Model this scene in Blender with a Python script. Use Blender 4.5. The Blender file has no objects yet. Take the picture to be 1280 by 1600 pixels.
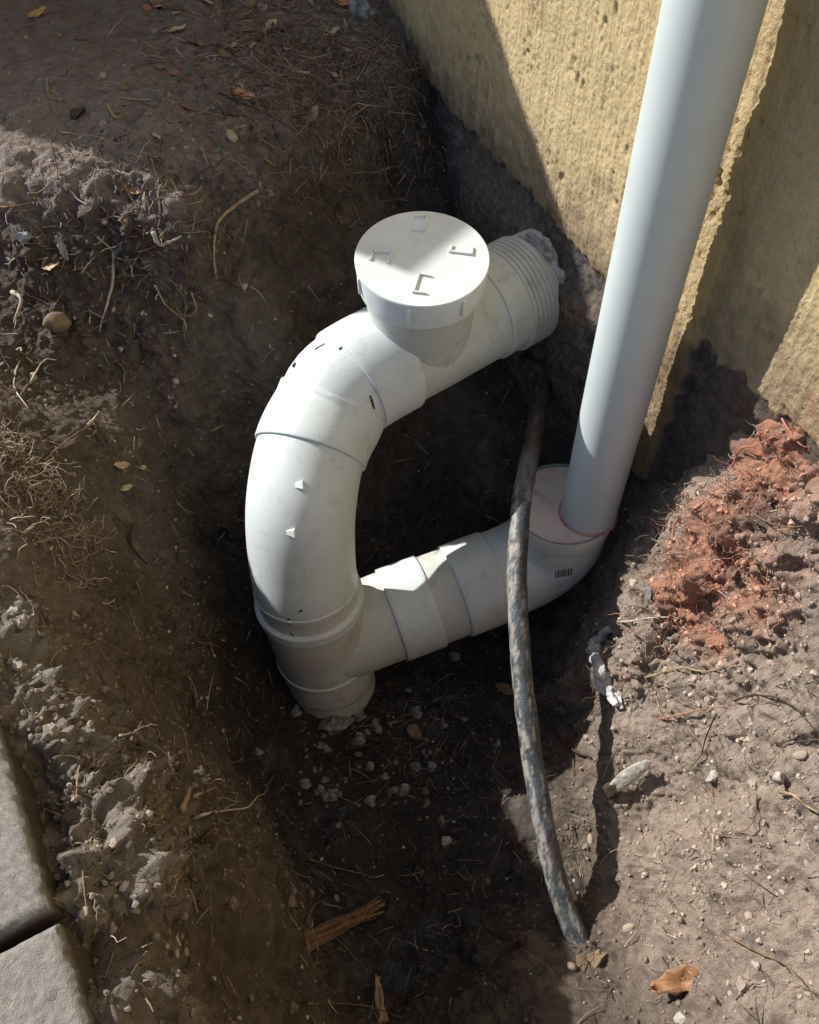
import bpy, bmesh, math, random
import numpy as np
from mathutils import Vector, Matrix
random.seed(7); rng = np.random.default_rng(7)
S = bpy.context.scene
COL = S.collection

# ------------------------------------------------------------------ camera
# camera frame recovered from the vanishing point of the vertical downpipe
CAMH = 0.66
FPX = 1282.0
_d = np.array([45.0, -950.0, FPX]); _d /= np.linalg.norm(_d)
_up = -_d
_f = np.array([0, 0, 1.0]); _Y = _f - _f.dot(_up) * _up; _Y /= np.linalg.norm(_Y)
_X = np.cross(_Y, _up)
if _X[0] < 0: _X = -_X
CM = np.array([_X, _Y, _up])          # world = CM @ (right, up, forward)
cam = bpy.data.cameras.new('camera'); camo = bpy.data.objects.new('camera', cam); COL.objects.link(camo)
cam.sensor_fit = 'HORIZONTAL'; cam.sensor_width = 36.0; cam.lens = 36.0 * FPX / 1280.0
cam.clip_start = 0.02; cam.clip_end = 500
R = Matrix([[CM[i, 0], CM[i, 1], -CM[i, 2]] for i in range(3)]).to_4x4()
camo.matrix_world = Matrix.Translation((0, 0, CAMH)) @ R
S.camera = camo

# ------------------------------------------------------------------ light
AZ = math.radians(-30.0)              # travel direction of the light in plan
EL = math.radians(37.0)
SUN = 5.0; SKY = 0.112; EXPO = 0.30
L = Vector((math.cos(AZ) * math.cos(EL), math.sin(AZ) * math.cos(EL), -math.sin(EL)))
sl = bpy.data.lights.new('sun', 'SUN'); sl.energy = SUN; sl.angle = math.radians(0.5); sl.color = (1.0, 0.98, 0.95)
so = bpy.data.objects.new('sun', sl); COL.objects.link(so)
so.rotation_euler = L.to_track_quat('-Z', 'Y').to_euler(); so.location = (-3, 3, 4)
w = bpy.data.worlds.new('World'); S.world = w; w.use_nodes = True
nt = w.node_tree; bg = nt.nodes['Background']
sky = nt.nodes.new('ShaderNodeTexSky'); sky.sky_type = 'NISHITA'; sky.sun_disc = False
sky.sun_elevation = EL
_tox, _toy = -L.x, -L.y
sky.sun_rotation = math.atan2(_tox, _toy)     # measured clockwise from +Y
nt.links.new(sky.outputs[0], bg.inputs[0]); bg.inputs[1].default_value = SKY
S.view_settings.view_transform = 'Standard'; S.view_settings.look = 'None'
S.view_settings.gamma = 1; S.view_settings.exposure = EXPO; S.view_settings.use_curve_mapping = False
S.cycles.max_bounces = 6

# ------------------------------------------------------------------ helpers
def at(px, py, t):
    v = CM @ (np.array([(px - 640) / FPX, (800 - py) / FPX, 1.0]) * t)
    return np.array([v[0], v[1], v[2] + CAMH])
def raydir(px, py):
    return CM @ np.array([(px - 640) / FPX, (800 - py) / FPX, 1.0])
def onz(px, py, h):
    r = raydir(px, py); r = r * ((h - CAMH) / r[2]); return np.array([r[0], r[1], h])

def tag(o, label=None, cat=None, group=None, kind=None):
    if label: o['label'] = label
    if cat: o['category'] = cat
    if group: o['group'] = group
    if kind: o['kind'] = kind
    return o
def empty(name, loc=(0, 0, 0)):
    o = bpy.data.objects.new(name, None); o.location = loc; o.empty_display_size = .05
    COL.objects.link(o); return o
def link(name, me, mat, parent=None):
    o = bpy.data.objects.new(name, me); COL.objects.link(o)
    if mat: 
        me.materials.clear(); me.materials.append(mat)
    if parent is not None:
        o.parent = parent
        o.matrix_parent_inverse = Matrix.Translation(-Vector(parent.location)) if parent.type == 'EMPTY' else Matrix.Identity(4)
    return o
def mesh_np(name, V, Fq, smooth=True):
    """V (n,3); Fq (m,k) all quads or all tris, or a list of tuples"""
    me = bpy.data.meshes.new(name)
    V = np.asarray(V, np.float32)
    if isinstance(Fq, np.ndarray):
        m, k = Fq.shape
        me.vertices.add(len(V)); me.vertices.foreach_set('co', V.ravel())
        me.loops.add(m * k); me.loops.foreach_set('vertex_index', Fq.astype(np.int32).ravel())
        me.polygons.add(m); me.polygons.foreach_set('loop_start', np.arange(0, m * k, k, dtype=np.int32))
        me.polygons.foreach_set('use_smooth', np.full(m, smooth))
        me.update(calc_edges=True)
    else:
        me.from_pydata([tuple(v) for v in V], [], Fq); me.update()
        for p in me.polygons: p.use_smooth = smooth
    return me
def sharp(me, deg=32):
    me.set_sharp_from_angle(angle=math.radians(deg)); return me

# numpy gradient noise
_perm = np.random.RandomState(3).permutation(256).astype(np.int64)
_perm = np.concatenate([_perm, _perm, _perm])
_grad = np.random.RandomState(5).normal(size=(256, 3)); _grad /= np.linalg.norm(_grad, axis=1)[:, None]
def noise(P, scale, seed=0):
    Q = P * scale + seed * 17.31
    I = np.floor(Q).astype(np.int64); Fr = Q - I
    U = Fr * Fr * Fr * (Fr * (Fr * 6 - 15) + 10)
    I &= 255
    out = np.zeros(len(P))
    for dx in (0, 1):
        wx = U[:, 0] if dx else 1 - U[:, 0]
        for dy in (0, 1):
            wy = U[:, 1] if dy else 1 - U[:, 1]
            for dz in (0, 1):
                wz = U[:, 2] if dz else 1 - U[:, 2]
                h = _perm[_perm[_perm[(I[:, 0] + dx) & 255] + ((I[:, 1] + dy) & 255)] + ((I[:, 2] + dz) & 255)]
                g = _grad[h]
                dd = g[:, 0] * (Fr[:, 0] - dx) + g[:, 1] * (Fr[:, 1] - dy) + g[:, 2] * (Fr[:, 2] - dz)
                out += wx * wy * wz * dd
    return out * 1.6
def fbm(P, scale, octv, seed=0, gain=.5):
    s = 0; a = 1; t = 0
    for i in range(octv):
        s = s + a * noise(P, scale * 2.03 ** i, seed + i); t += a; a *= gain
    return s / t
def sstep(a, b, x):
    t = np.clip((x - a) / (b - a), 0, 1); return t * t * (3 - 2 * t)

# ------------------------------------------------------------------ materials
def mat(name, col, rough=.8, spec=.3):
    m = bpy.data.materials.new(name); m.use_nodes = True
    b = m.node_tree.nodes['Principled BSDF']
    b.inputs['Base Color'].default_value = (*col, 1); b.inputs['Roughness'].default_value = rough
    b.inputs['Specular IOR Level'].default_value = spec
    return m
def N(m, t, **k):
    n = m.node_tree.nodes.new(t)
    for a, v in k.items(): setattr(n, a, v)
    return n
def noise_mat(name, c1, c2, scale, rough=.85, bump=.3, bscale=None, dist=.002, stretch=(1, 1, 1), spec=.25, c3=None, detail=6, lo=.35, hi=.65):
    m = mat(name, c1, rough, spec); t = m.node_tree; b = t.nodes['Principled BSDF']
    tc = N(m, 'ShaderNodeTexCoord'); mp = N(m, 'ShaderNodeMapping'); mp.inputs['Scale'].default_value = stretch
    t.links.new(tc.outputs['Object'], mp.inputs['Vector'])
    n = N(m, 'ShaderNodeTexNoise'); n.inputs['Scale'].default_value = scale; n.inputs['Detail'].default_value = detail
    t.links.new(mp.outputs[0], n.inputs['Vector'])
    r = N(m, 'ShaderNodeValToRGB'); e = r.color_ramp.elements
    e[0].position = lo; e[0].color = (*c1, 1); e[1].position = hi; e[1].color = (*c2, 1)
    if c3: x = r.color_ramp.elements.new((lo + hi) / 2); x.color = (*c3, 1)
    t.links.new(n.outputs['Fac'], r.inputs[0]); t.links.new(r.outputs[0], b.inputs['Base Color'])
    if bump:
        n2 = N(m, 'ShaderNodeTexNoise'); n2.inputs['Scale'].default_value = bscale or scale * 2; n2.inputs['Detail'].default_value = 8
        t.links.new(mp.outputs[0], n2.inputs['Vector'])
        bp = N(m, 'ShaderNodeBump'); bp.inputs['Strength'].default_value = bump; bp.inputs['Distance'].default_value = dist
        t.links.new(n2.outputs['Fac'], bp.inputs['Height']); t.links.new(bp.outputs[0], b.inputs['Normal'])
    return m
def vcol_mat(name, attr, rough, bumps, grain=(900, .35), spec=.2, stretch=(1, 1, 1)):
    """albedo from a painted attribute, times fine grain; bumps = [(scale, distance)]"""
    m = mat(name, (.2, .2, .2), rough, spec); t = m.node_tree; b = t.nodes['Principled BSDF']
    a = N(m, 'ShaderNodeAttribute'); a.attribute_name = attr
    tc = N(m, 'ShaderNodeTexCoord')
    n = N(m, 'ShaderNodeTexNoise'); n.inputs['Scale'].default_value = grain[0]; n.inputs['Detail'].default_value = 5; n.inputs['Roughness'].default_value = .7
    t.links.new(tc.outputs['Object'], n.inputs['Vector'])
    mr = N(m, 'ShaderNodeMapRange'); mr.inputs[1].default_value = .3; mr.inputs[2].default_value = .7
    mr.inputs[3].default_value = 1 - grain[1]; mr.inputs[4].default_value = 1 + grain[1]
    t.links.new(n.outputs['Fac'], mr.inputs[0])
    mx = N(m, 'ShaderNodeVectorMath', operation='SCALE')
    t.links.new(a.outputs['Color'], mx.inputs[0]); t.links.new(mr.outputs[0], mx.inputs['Scale'])
    t.links.new(mx.outputs[0], b.inputs['Base Color'])
    mp = N(m, 'ShaderNodeMapping'); mp.inputs['Scale'].default_value = stretch
    t.links.new(tc.outputs['Object'], mp.inputs['Vector'])
    prev = None
    for sc, dist in bumps:
        q = N(m, 'ShaderNodeTexNoise'); q.inputs['Scale'].default_value = sc; q.inputs['Detail'].default_value = 6; q.inputs['Roughness'].default_value = .6
        t.links.new(mp.outputs[0], q.inputs['Vector'])
        bp = N(m, 'ShaderNodeBump'); bp.inputs['Strength'].default_value = 1; bp.inputs['Distance'].default_value = dist
        t.links.new(q.outputs['Fac'], bp.inputs['Height'])
        if prev: t.links.new(prev.outputs[0], bp.inputs['Normal'])
        prev = bp
    if prev: t.links.new(prev.outputs[0], b.inputs['Normal'])
    return m
def set_attr(me, name, C):
    ca = me.color_attributes.new(name, 'FLOAT_COLOR', 'POINT')
    A = np.ones((len(me.vertices), 4), np.float32); A[:, :3] = C; ca.data.foreach_set('color', A.ravel())

def pvc(name, c1, c2, rough=.34, dirt=(.30, .25, .19), amt=.35):
    m = mat(name, c1, rough, .5); t = m.node_tree; b = t.nodes['Principled BSDF']
    tc = N(m, 'ShaderNodeTexCoord')
    n = N(m, 'ShaderNodeTexNoise'); n.inputs['Scale'].default_value = 9; n.inputs['Detail'].default_value = 5
    t.links.new(tc.outputs['Object'], n.inputs['Vector'])
    r = N(m, 'ShaderNodeValToRGB'); e = r.color_ramp.elements
    e[0].position = .35; e[0].color = (*c1, 1); e[1].position = .7; e[1].color = (*c2, 1)
    t.links.new(n.outputs['Fac'], r.inputs[0])
    # smeared dirt and small specks
    n2 = N(m, 'ShaderNodeTexNoise'); n2.inputs['Scale'].default_value = 26; n2.inputs['Detail'].default_value = 9; n2.inputs['Roughness'].default_value = .72
    t.links.new(tc.outputs['Object'], n2.inputs['Vector'])
    m2 = N(m, 'ShaderNodeMapRange'); m2.inputs[1].default_value = .52; m2.inputs[2].default_value = .80; m2.inputs[4].default_value = amt
    t.links.new(n2.outputs['Fac'], m2.inputs[0])
    n3 = N(m, 'ShaderNodeTexNoise'); n3.inputs['Scale'].default_value = 260; n3.inputs['Detail'].default_value = 2
    t.links.new(tc.outputs['Object'], n3.inputs['Vector'])
    m3 = N(m, 'ShaderNodeMapRange'); m3.inputs[1].default_value = .74; m3.inputs[2].default_value = .80; m3.inputs[4].default_value = .6
    t.links.new(n3.outputs['Fac'], m3.inputs[0])
    ad = N(m, 'ShaderNodeMath', operation='MAXIMUM'); t.links.new(m2.outputs[0], ad.inputs[0]); t.links.new(m3.outputs[0], ad.inputs[1])
    mx = N(m, 'ShaderNodeMix', data_type='RGBA'); t.links.new(ad.outputs[0], mx.inputs[0])
    t.links.new(r.outputs[0], mx.inputs[6]); mx.inputs[7].default_value = (*dirt, 1)
    t.links.new(mx.outputs[2], b.inputs['Base Color'])
    mr = N(m, 'ShaderNodeMapRange'); mr.inputs[3].default_value = rough; mr.inputs[4].default_value = rough + .3
    t.links.new(n2.outputs['Fac'], mr.inputs[0]); mr.inputs[1].default_value = .35; mr.inputs[2].default_value = .7
    t.links.new(mr.outputs[0], b.inputs['Roughness'])
    # long scuffs: strongly stretched noise at two slants
    for an, zz_ in ((.5, 7.), (2.1, 9.)):
        mp = N(m, 'ShaderNodeMapping'); mp.inputs['Rotation'].default_value = (an, an * .7, an * 1.3); mp.inputs['Scale'].default_value = (260, 260, zz_)
        t.links.new(tc.outputs['Object'], mp.inputs['Vector'])
        ns = N(m, 'ShaderNodeTexNoise'); ns.inputs['Scale'].default_value = 1; ns.inputs['Detail'].default_value = 1
        t.links.new(mp.outputs[0], ns.inputs['Vector'])
        ms = N(m, 'ShaderNodeMapRange'); ms.inputs[1].default_value = .70; ms.inputs[2].default_value = .78; ms.inputs[4].default_value = amt * .7
        t.links.new(ns.outputs['Fac'], ms.inputs[0])
        a2 = N(m, 'ShaderNodeMath', operation='MAXIMUM'); t.links.new(ms.outputs[0], a2.inputs[0])
        t.links.new(mx.inputs[0].links[0].from_socket, a2.inputs[1]); t.links.new(a2.outputs[0], mx.inputs[0])
    bp = N(m, 'ShaderNodeBump'); bp.inputs['Strength'].default_value = .25; bp.inputs['Distance'].default_value = .0006
    t.links.new(n2.outputs['Fac'], bp.inputs['Height']); t.links.new(bp.outputs[0], b.inputs['Normal'])
    return m

M_pvc = pvc('pvc_white', (.62, .675, .66), (.69, .735, .715), amt=.5)
M_pvc2 = pvc('pvc_downpipe', (.555, .61, .60), (.60, .65, .635), .3, amt=.14)
M_pvc3 = pvc('pvc_dusty', (.52, .525, .475), (.65, .66, .61), .45, amt=.8)
M_cap = pvc('pvc_cap', (.65, .68, .66), (.72, .74, .71), .42, amt=.3)
M_red = pvc('pvc_primed', (.70, .58, .53), (.72, .70, .65), .4, dirt=(.50, .16, .12), amt=1.0)
M_black = mat('black_ink', (.012, .012, .012), .5)
M_paper = mat('label_paper', (.75, .75, .73), .5)
M_mud = noise_mat('mud', (.05, .03, .02), (.12, .08, .05), 200, .9)

# ------------------------------------------------------------------ the house wall plane
WA = onz(1250, 640, 0)[:2]; WB = onz(612, 0, 0)[:2]
WU = (WA - WB) / np.linalg.norm(WA - WB)            # along the wall, towards the camera
WN = np.array([-WU[1], WU[0]])
if WN[0] < 0: WN = -WN                                # into the wall
def wall_pt(s, z, out=0.0):                           # s measured from WA away from the camera
    p = WA - WU * s - WN * out
    return np.array([p[0], p[1], z])
def on_wall(px, py):
    r = raydir(px, py); t = WA.dot(WN) / r[:2].dot(WN); p = r * t; p[2] += CAMH
    return p, (WA - p[:2]).dot(WU)

# ------------------------------------------------------------------ ground sheet with the pit
ctl = []
def cp(px, py, h): ctl.append(onz(px, py, h))
def cw(x, y, h): ctl.append(np.array([x, y, h], float))
for q in [(0,0,.01),(150,60,.0),(300,0,.015),(450,40,.0),(560,20,.0),(600,60,-.02),(0,100,.0),(0,185,0),(120,200,0),(240,270,-.005),(350,180,-.01),(450,130,-.015),(0,300,-.03),(130,300,-.025),
          (0,360,-.07),(0,400,-.11),(130,380,-.09),(270,330,-.03),(370,270,-.03),(460,220,-.04),(530,170,-.06),(590,120,-.03),(635,110,-.04),
          (0,500,-.17),(120,490,-.17),(230,450,-.15),(330,380,-.10),(420,320,-.08),(500,270,-.09),(570,220,-.09),(630,200,-.09),
          (130,600,-.24),(220,570,-.25),(320,500,-.20),(420,430,-.16),(500,370,-.17),(560,320,-.16),(620,290,-.18),
          (200,690,-.24),(300,640,-.30),(400,560,-.26),(480,500,-.27),
          (270,770,-.40),(340,740,-.43),(400,700,-.42),(330,860,-.56),(400,850,-.60),
          # ridge of the left bank
          (0,600,-.16),(60,670,-.155),(100,760,-.165),(140,850,-.155),(165,930,-.17),(180,1050,-.18),(235,1150,-.18),(300,1250,-.215),(360,1330,-.26),(420,1430,-.32),(470,1540,-.37),
          (0,700,-.05),(0,900,-.03),(60,900,-.06),(60,1050,-.035),(0,1060,-.02),(120,1130,-.045),(130,1280,-.035),(220,1270,-.068),(180,1400,-.035),(240,1400,-.06),(220,1560,-.04),(300,1450,-.19),(320,1560,-.19),(370,1500,-.27),
          # pit floor
          (450,1250,-.68),(520,1320,-.68),(560,1450,-.64),(560,1560,-.60),(520,1115,-.715),(455,1150,-.71),(600,1150,-.725),(700,1120,-.74),(650,1250,-.73),(620,1380,-.70),(750,1250,-.70),(700,1450,-.66),(640,1590,-.57),(740,1590,-.53),
          (760,1100,-.74),(850,1020,-.72),(900,980,-.68),(800,1200,-.70),(780,1380,-.68),
          (700,760,-.58),(640,700,-.52),(760,680,-.45),
          # right bank
          (840,1180,-.67),(880,1130,-.66),(870,1260,-.63),(850,1340,-.62),(830,1450,-.58),(925,1500,-.565),(860,1560,-.51),
          (950,1000,-.54),(990,930,-.43),(1030,860,-.34),(1060,990,-.36),(1100,880,-.24),(1120,1120,-.37),(1080,1250,-.50),(1060,1400,-.51),(1050,1540,-.48),(1000,1100,-.50),
          (1180,790,-.13),(1250,700,-.07),(1280,850,-.10),(1200,950,-.19),(1280,1050,-.17),(1200,1150,-.29),(1280,1250,-.27),(1180,1350,-.38),(1280,1450,-.33),(1200,1580,-.39),(1280,1600,-.36)]:
    cp(*q)
for q in [(20,1400,-.055),(60,1560,-.06),(10,1250,-.05),(925,1425,-.575),(1010,1180,-.515)]: cp(*q)
for q in [(.284,.54,-.485),(.293,.472,-.514),(.286,.42,-.532),(.280,.37,-.549),(.273,.323,-.567),(.266,.278,-.578),(.258,.238,-.591)]: cw(*q)
NPX = len(ctl)
for q in [(-.12,1.04,-.34),(0,1.08,-.38),(.08,1.14,-.38),(-.2,.93,-.44)]: cw(*q)
# foot of the steep left bank, a little way in from its ridge
for (px, py, h), (ox, oy), fh in [((60,670,-.11),(.09,-.01),-.34),((100,760,-.14),(.09,.0),-.44),((140,850,-.155),(.085,.03),-.56),((165,930,-.17),(.085,.04),-.64),((180,1050,-.18),(.08,.04),-.68),
                          ((235,1150,-.18),(.08,.045),-.70),((300,1250,-.215),(.07,.04),-.68),((360,1330,-.26),(.06,.035),-.66),((420,1430,-.32),(.05,.03),-.63),((470,1540,-.37),(.045,.025),-.60)]:
    p = onz(px, py, h); cw(p[0] + ox, p[1] + oy, fh)
# soil level along the foot of the house wall
for s, h in [(-.6,0),(-.3,0),(-.1,.0),(0,-.03),(.05,-.12),(.1,-.25),(.16,-.34),(.22,-.40),(.30,-.42),(.38,-.42),(.46,-.44),(.54,-.45),(.62,-.42),(.70,-.36),(.78,-.30),(.86,-.22),(.95,-.13),(1.05,-.06),(1.2,0),(1.5,0),(2,0)]:
    p = wall_pt(s, h); cw(p[0], p[1], h); p = wall_pt(s, h, -.15); cw(p[0], p[1], h * .7)
for q in [(.02,-.12,-.50),(.2,-.15,-.42),(-.12,-.1,-.35),(.0,-.3,-.15),(.25,-.35,-.1),(-.25,-.2,-.08),(.45,-.2,-.2),(.6,.0,-.18),(.65,.25,-.1),(.0,-.5,0),(.4,-.6,0),(-.4,-.4,0),(-.6,0,0),(-.5,.2,0),(-.8,.6,0),(-.9,1.0,0),(-1,1.6,0),(-.5,2.2,0),(-1.5,0,0),(-1.5,2.5,0),(0,2.6,0),(.9,0,0),(1,1,0),(.8,1.6,0),(1,-.8,0),(0,-1,0),(-1,-1,0),(1.5,2.5,0),(2,0,0),(-.3,.05,-.02),(-.42,.25,-.02)]:
    cw(*q)
ctl = np.array(ctl)
ctl = ctl[((ctl[:, :2] - WA) @ WN < -.005) | (np.arange(len(ctl)) >= NPX)]
# drop near-duplicate points
keep = []
for i in range(len(ctl)):
    if all((ctl[i, 0] - ctl[j, 0]) ** 2 + (ctl[i, 1] - ctl[j, 1]) ** 2 > .012 ** 2 for j in keep): keep.append(i)
ctl = ctl[keep]
_c2 = ctl[:, :2]
def _ker(d2): return np.sqrt(d2 + .012 ** 2)
_K = _ker(((_c2[:, None] - _c2[None]) ** 2).sum(-1))
_wts = np.linalg.solve(_K - np.eye(len(ctl)) * .002, ctl[:, 2])
GX0, GX1, GY0, GY1, GN = -1.4, 1.4, -.9, 2.6, 420
_gx = np.linspace(GX0, GX1, GN); _gy = np.linspace(GY0, GY1, GN)
_G = np.zeros((GN, GN))
for i in range(GN):
    d2 = (_gx[:, None] - _c2[None, :, 0]) ** 2 + (_gy[i] - _c2[None, :, 1]) ** 2
    _G[i] = _ker(d2) @ _wts
_edge = np.minimum(np.minimum((_gx - GX0)[None, :], (GX1 - _gx)[None, :]), np.minimum((_gy - GY0)[:, None], (GY1 - _gy)[:, None]))
_G *= sstep(0, .3, _edge)
def hbase(x, y):
    u = np.clip((x - GX0) / (GX1 - GX0) * (GN - 1), 0, GN - 1.001); v = np.clip((y - GY0) / (GY1 - GY0) * (GN - 1), 0, GN - 1.001)
    i = u.astype(int); j = v.astype(int); a = u - i; b = v - j
    r = (_G[j, i] * (1 - a) * (1 - b) + _G[j, i + 1] * a * (1 - b) + _G[j + 1, i] * (1 - a) * b + _G[j + 1, i + 1] * a * b)
    out = (x < GX0) | (x > GX1) | (y < GY0) | (y > GY1)
    return np.where(out, 0, r)
CX, CY = .0, .52
NA, NR = 1220, 540
th = np.linspace(0, 2 * np.pi, NA, endpoint=False)
rr = np.linspace(.0, 1.55, 700)  # spokes
PX = CX + np.cos(th)[:, None] * rr; PY = CY + np.sin(th)[:, None] * rr
Hh = hbase(PX.ravel(), PY.ravel()).reshape(PX.shape)
ds = np.sqrt(np.diff(rr)[None] ** 2 + np.diff(Hh, axis=1) ** 2)
ds *= np.where(rr[1:] < 1.05, 1, .55)[None]
arc = np.concatenate([np.zeros((NA, 1)), np.cumsum(ds, 1)], 1); arc /= arc[:, -1:]
# smooth the parametrisation between neighbouring spokes
k = 9; arc = sum(np.roll(arc, i, 0) for i in range(-k, k + 1)) / (2 * k + 1)
tgt = np.linspace(.004, 1, NR)
RR = np.array([np.interp(tgt, arc[i], rr) for i in range(NA)])
far = 1.55 * (1.0 + np.linspace(.02, 1, 34) ** 2 * 50)
RR = np.concatenate([RR, np.tile(far, (NA, 1))], 1)
NRT = RR.shape[1]
X = CX + np.cos(th)[:, None] * RR; Y = CY + np.sin(th)[:, None] * RR
X = X.ravel(); Y = Y.ravel(); Z = hbase(X, Y)
e = .004
gxn = (hbase(X + e, Y) - hbase(X - e, Y)) / (2 * e); gyn = (hbase(X, Y + e) - hbase(X, Y - e)) / (2 * e)
Nn = np.stack([-gxn, -gyn, np.ones_like(gxn)], 1); Nn /= np.linalg.norm(Nn, axis=1)[:, None]
P = np.stack([X, Y, Z], 1)
near = sstep(2.6, 1.3, np.hypot(X - CX, Y - CY))
steep = 1 - Nn[:, 2]
def blob(px, py, h, r):
    c = onz(px, py, h); return np.exp(-((P - c) ** 2).sum(1) / r ** 2)
dw = np.abs((P[:, :2] - WA) @ WN)                     # distance from the wall plane
# rough zones: crumbly bank tops, the sunny right bank, the far rim
rough = np.clip(.35 + .9 * fbm(P, 5, 3, 40), .12, 1)
lbz = blob(150, 1180, -.07, .07) + blob(200, 1290, -.08, .07) + blob(170, 1420, -.05, .07) + blob(60, 1010, -.04, .08) + blob(240, 1500, -.08, .07) + blob(300, 1290, -.18, .05)
rough += 1.1 * lbz + .9 * (blob(60, 380, -.02, .14) + blob(200, 330, -.02, .10) + blob(90, 480, -.1, .08)) + .5 * blob(480, 120, -.02, .2)
rough += .3 * sstep(.2, .3, P[:, 0]) * sstep(.8, .6, P[:, 1]) + 1.0 * (blob(1180, 790, -.13, .11) + blob(1250, 700, -.07, .08) + blob(1060, 990, -.4, .06) + blob(1200, 900, -.2, .1))
rough = np.clip(rough, .1, 1.35) * near
D = .020 * fbm(P, 7, 3, 1) * np.clip(.35 + steep * 1.6, .35, 1) * near
D += .034 * np.clip(lbz + .5 * blob(300, 1350, -.2, .08), 0, 1) * np.maximum(fbm(P, 22, 5, 91, .68), -.4) * near
D += .010 * fbm(P, 34, 4, 92, .65) * near * sstep(.0, .3, steep)
rg = 0; am = 1.0
for i, sc in enumerate((19, 37, 73, 140, 260)):
    nz = noise(P + .01 * i, sc, 11 + i); rg = rg + am * (nz if i % 2 else np.where(nz > 0, nz * 1.3, nz * .6)); am *= .62
redz = np.clip(blob(1110, 850, -.22, .07) + blob(1250, 680, -.04, .07) + blob(1190, 730, -.10, .06), 0, 1)
D += .0165 * rg * rough
cl2 = np.maximum(noise(P, 62, 17) - .2, 0); D += .014 * cl2 * rough * (1 - .8 * redz)
cl3 = np.maximum(noise(P, 135, 18) - .2, 0); D += .007 * (1 - .5 * redz) * cl3 * np.clip(rough, .3, 2) * near
crack = 1 - np.abs(noise(P + fbm(P, 20, 2, 5)[:, None] * .03, 9, 19)); D -= .008 * np.maximum(crack - .95, 0) * 20 * near * .4
_ce = at(926, 1500, 1.09); D += .016 * np.exp(-((P[:, :2] - _ce[:2]) ** 2).sum(1) / .017 ** 2) * (1 + .8 * noise(P, 90, 93))
P2 = P + Nn * D[:, None]
# ---- albedo zones
def C(r, g, b): return np.array([r, g, b])
n1 = fbm(P, 6, 4, 21)[:, None]; n2 = fbm(P, 30, 4, 22)[:, None]; n3 = noise(P, 120, 23)[:, None]
base = C(.175, .138, .108) * (1 + .35 * n1 + .5 * n2 + .25 * n3)
pale = C(.34, .275, .215)
def mixc(c, col, m):
    m = np.clip(m, 0, 1)
    if m.ndim == 1: m = m[:, None]
    return c * (1 - m) + col * m
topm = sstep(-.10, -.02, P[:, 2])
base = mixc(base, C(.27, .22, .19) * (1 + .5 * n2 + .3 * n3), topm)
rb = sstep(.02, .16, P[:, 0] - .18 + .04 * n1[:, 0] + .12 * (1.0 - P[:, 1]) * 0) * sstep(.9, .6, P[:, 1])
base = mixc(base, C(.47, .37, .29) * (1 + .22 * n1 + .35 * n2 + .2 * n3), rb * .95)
lb = sstep(-.02, -.14, P[:, 0] + .55 * (P[:, 1] - .15) * .3) * sstep(.65, .5, P[:, 1]) * sstep(-.2, -.1, P[:, 2])
base = mixc(base, C(.25, .205, .165) * (1 + .35 * n2 + .3 * n3), lb * .9)
litl = blob(40, 260, -.02, .28) * sstep(-.06, -.01, P[:, 2])
base = mixc(base, C(.40, .33, .28) * (1 + .3 * n2 + .25 * n3), litl * .75)  # upper-left ground painted paler where the sun reaches it
base = mixc(base, C(.37, .32, .265) * (1 + .3 * n2 + .2 * n3), np.clip(lbz, 0, 1) * sstep(-.16, -.08, P[:, 2]) * sstep(-.1, .35, n2[:, 0] + .35) * .75)
shadem = sstep(-.20, -.48, P[:, 2] + .04 * n1[:, 0]) * sstep(.16, .02, P[:, 0])
base = mixc(base, C(.085, .069, .056) * (1 + .5 * n2 + .3 * n3), shadem * .5)  # darkens the deep left slope, putting the hollow's shade into the soil colour
# damp dark soil deep in the pit, albedo lowered further for its shade, and against the footing
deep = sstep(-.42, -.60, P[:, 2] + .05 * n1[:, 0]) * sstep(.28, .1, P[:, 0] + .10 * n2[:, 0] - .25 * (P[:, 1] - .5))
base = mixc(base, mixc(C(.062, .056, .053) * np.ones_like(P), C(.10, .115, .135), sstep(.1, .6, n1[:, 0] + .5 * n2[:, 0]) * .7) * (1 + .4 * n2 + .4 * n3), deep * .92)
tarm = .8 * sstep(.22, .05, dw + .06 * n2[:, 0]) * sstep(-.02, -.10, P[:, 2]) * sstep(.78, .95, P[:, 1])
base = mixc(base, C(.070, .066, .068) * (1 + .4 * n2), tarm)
# red brick dust and clay near the wall on the right
redm = 1.1 * (blob(1110, 850, -.22, .06) + blob(1060, 930, -.31, .055) + blob(1250, 680, -.04, .06) + blob(1190, 730, -.10, .05) + .7 * blob(1190, 930, -.2, .05) + .5 * blob(1110, 1000, -.3, .04)) + .06
redw = redm + .35 * blob(1200, 850, -.16, .11) + .35 * blob(1270, 720, -.05, .08)
redm = .75 * sstep(.30, .95, redm * (1 + .5 * n1[:, 0]) + 1.1 * n2[:, 0] * redm + .35 * n3[:, 0] * redm) + .5 * sstep(.05, .7, redw * (1 + n2[:, 0]))
base = mixc(base, C(.58, .285, .185) * (1 + .3 * n2 + .2 * n3), redm * .8)
dk = sstep(.25, .6, blob(1230, 800, -.14, .05) + blob(1090, 985, -.38, .03) + blob(1160, 830, -.2, .03) + .8 * blob(1130, 900, -.22, .02) + .5 * n2[:, 0])
base = mixc(base, C(.085, .07, .062) * (1 + .4 * n3), dk * .85)
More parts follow.
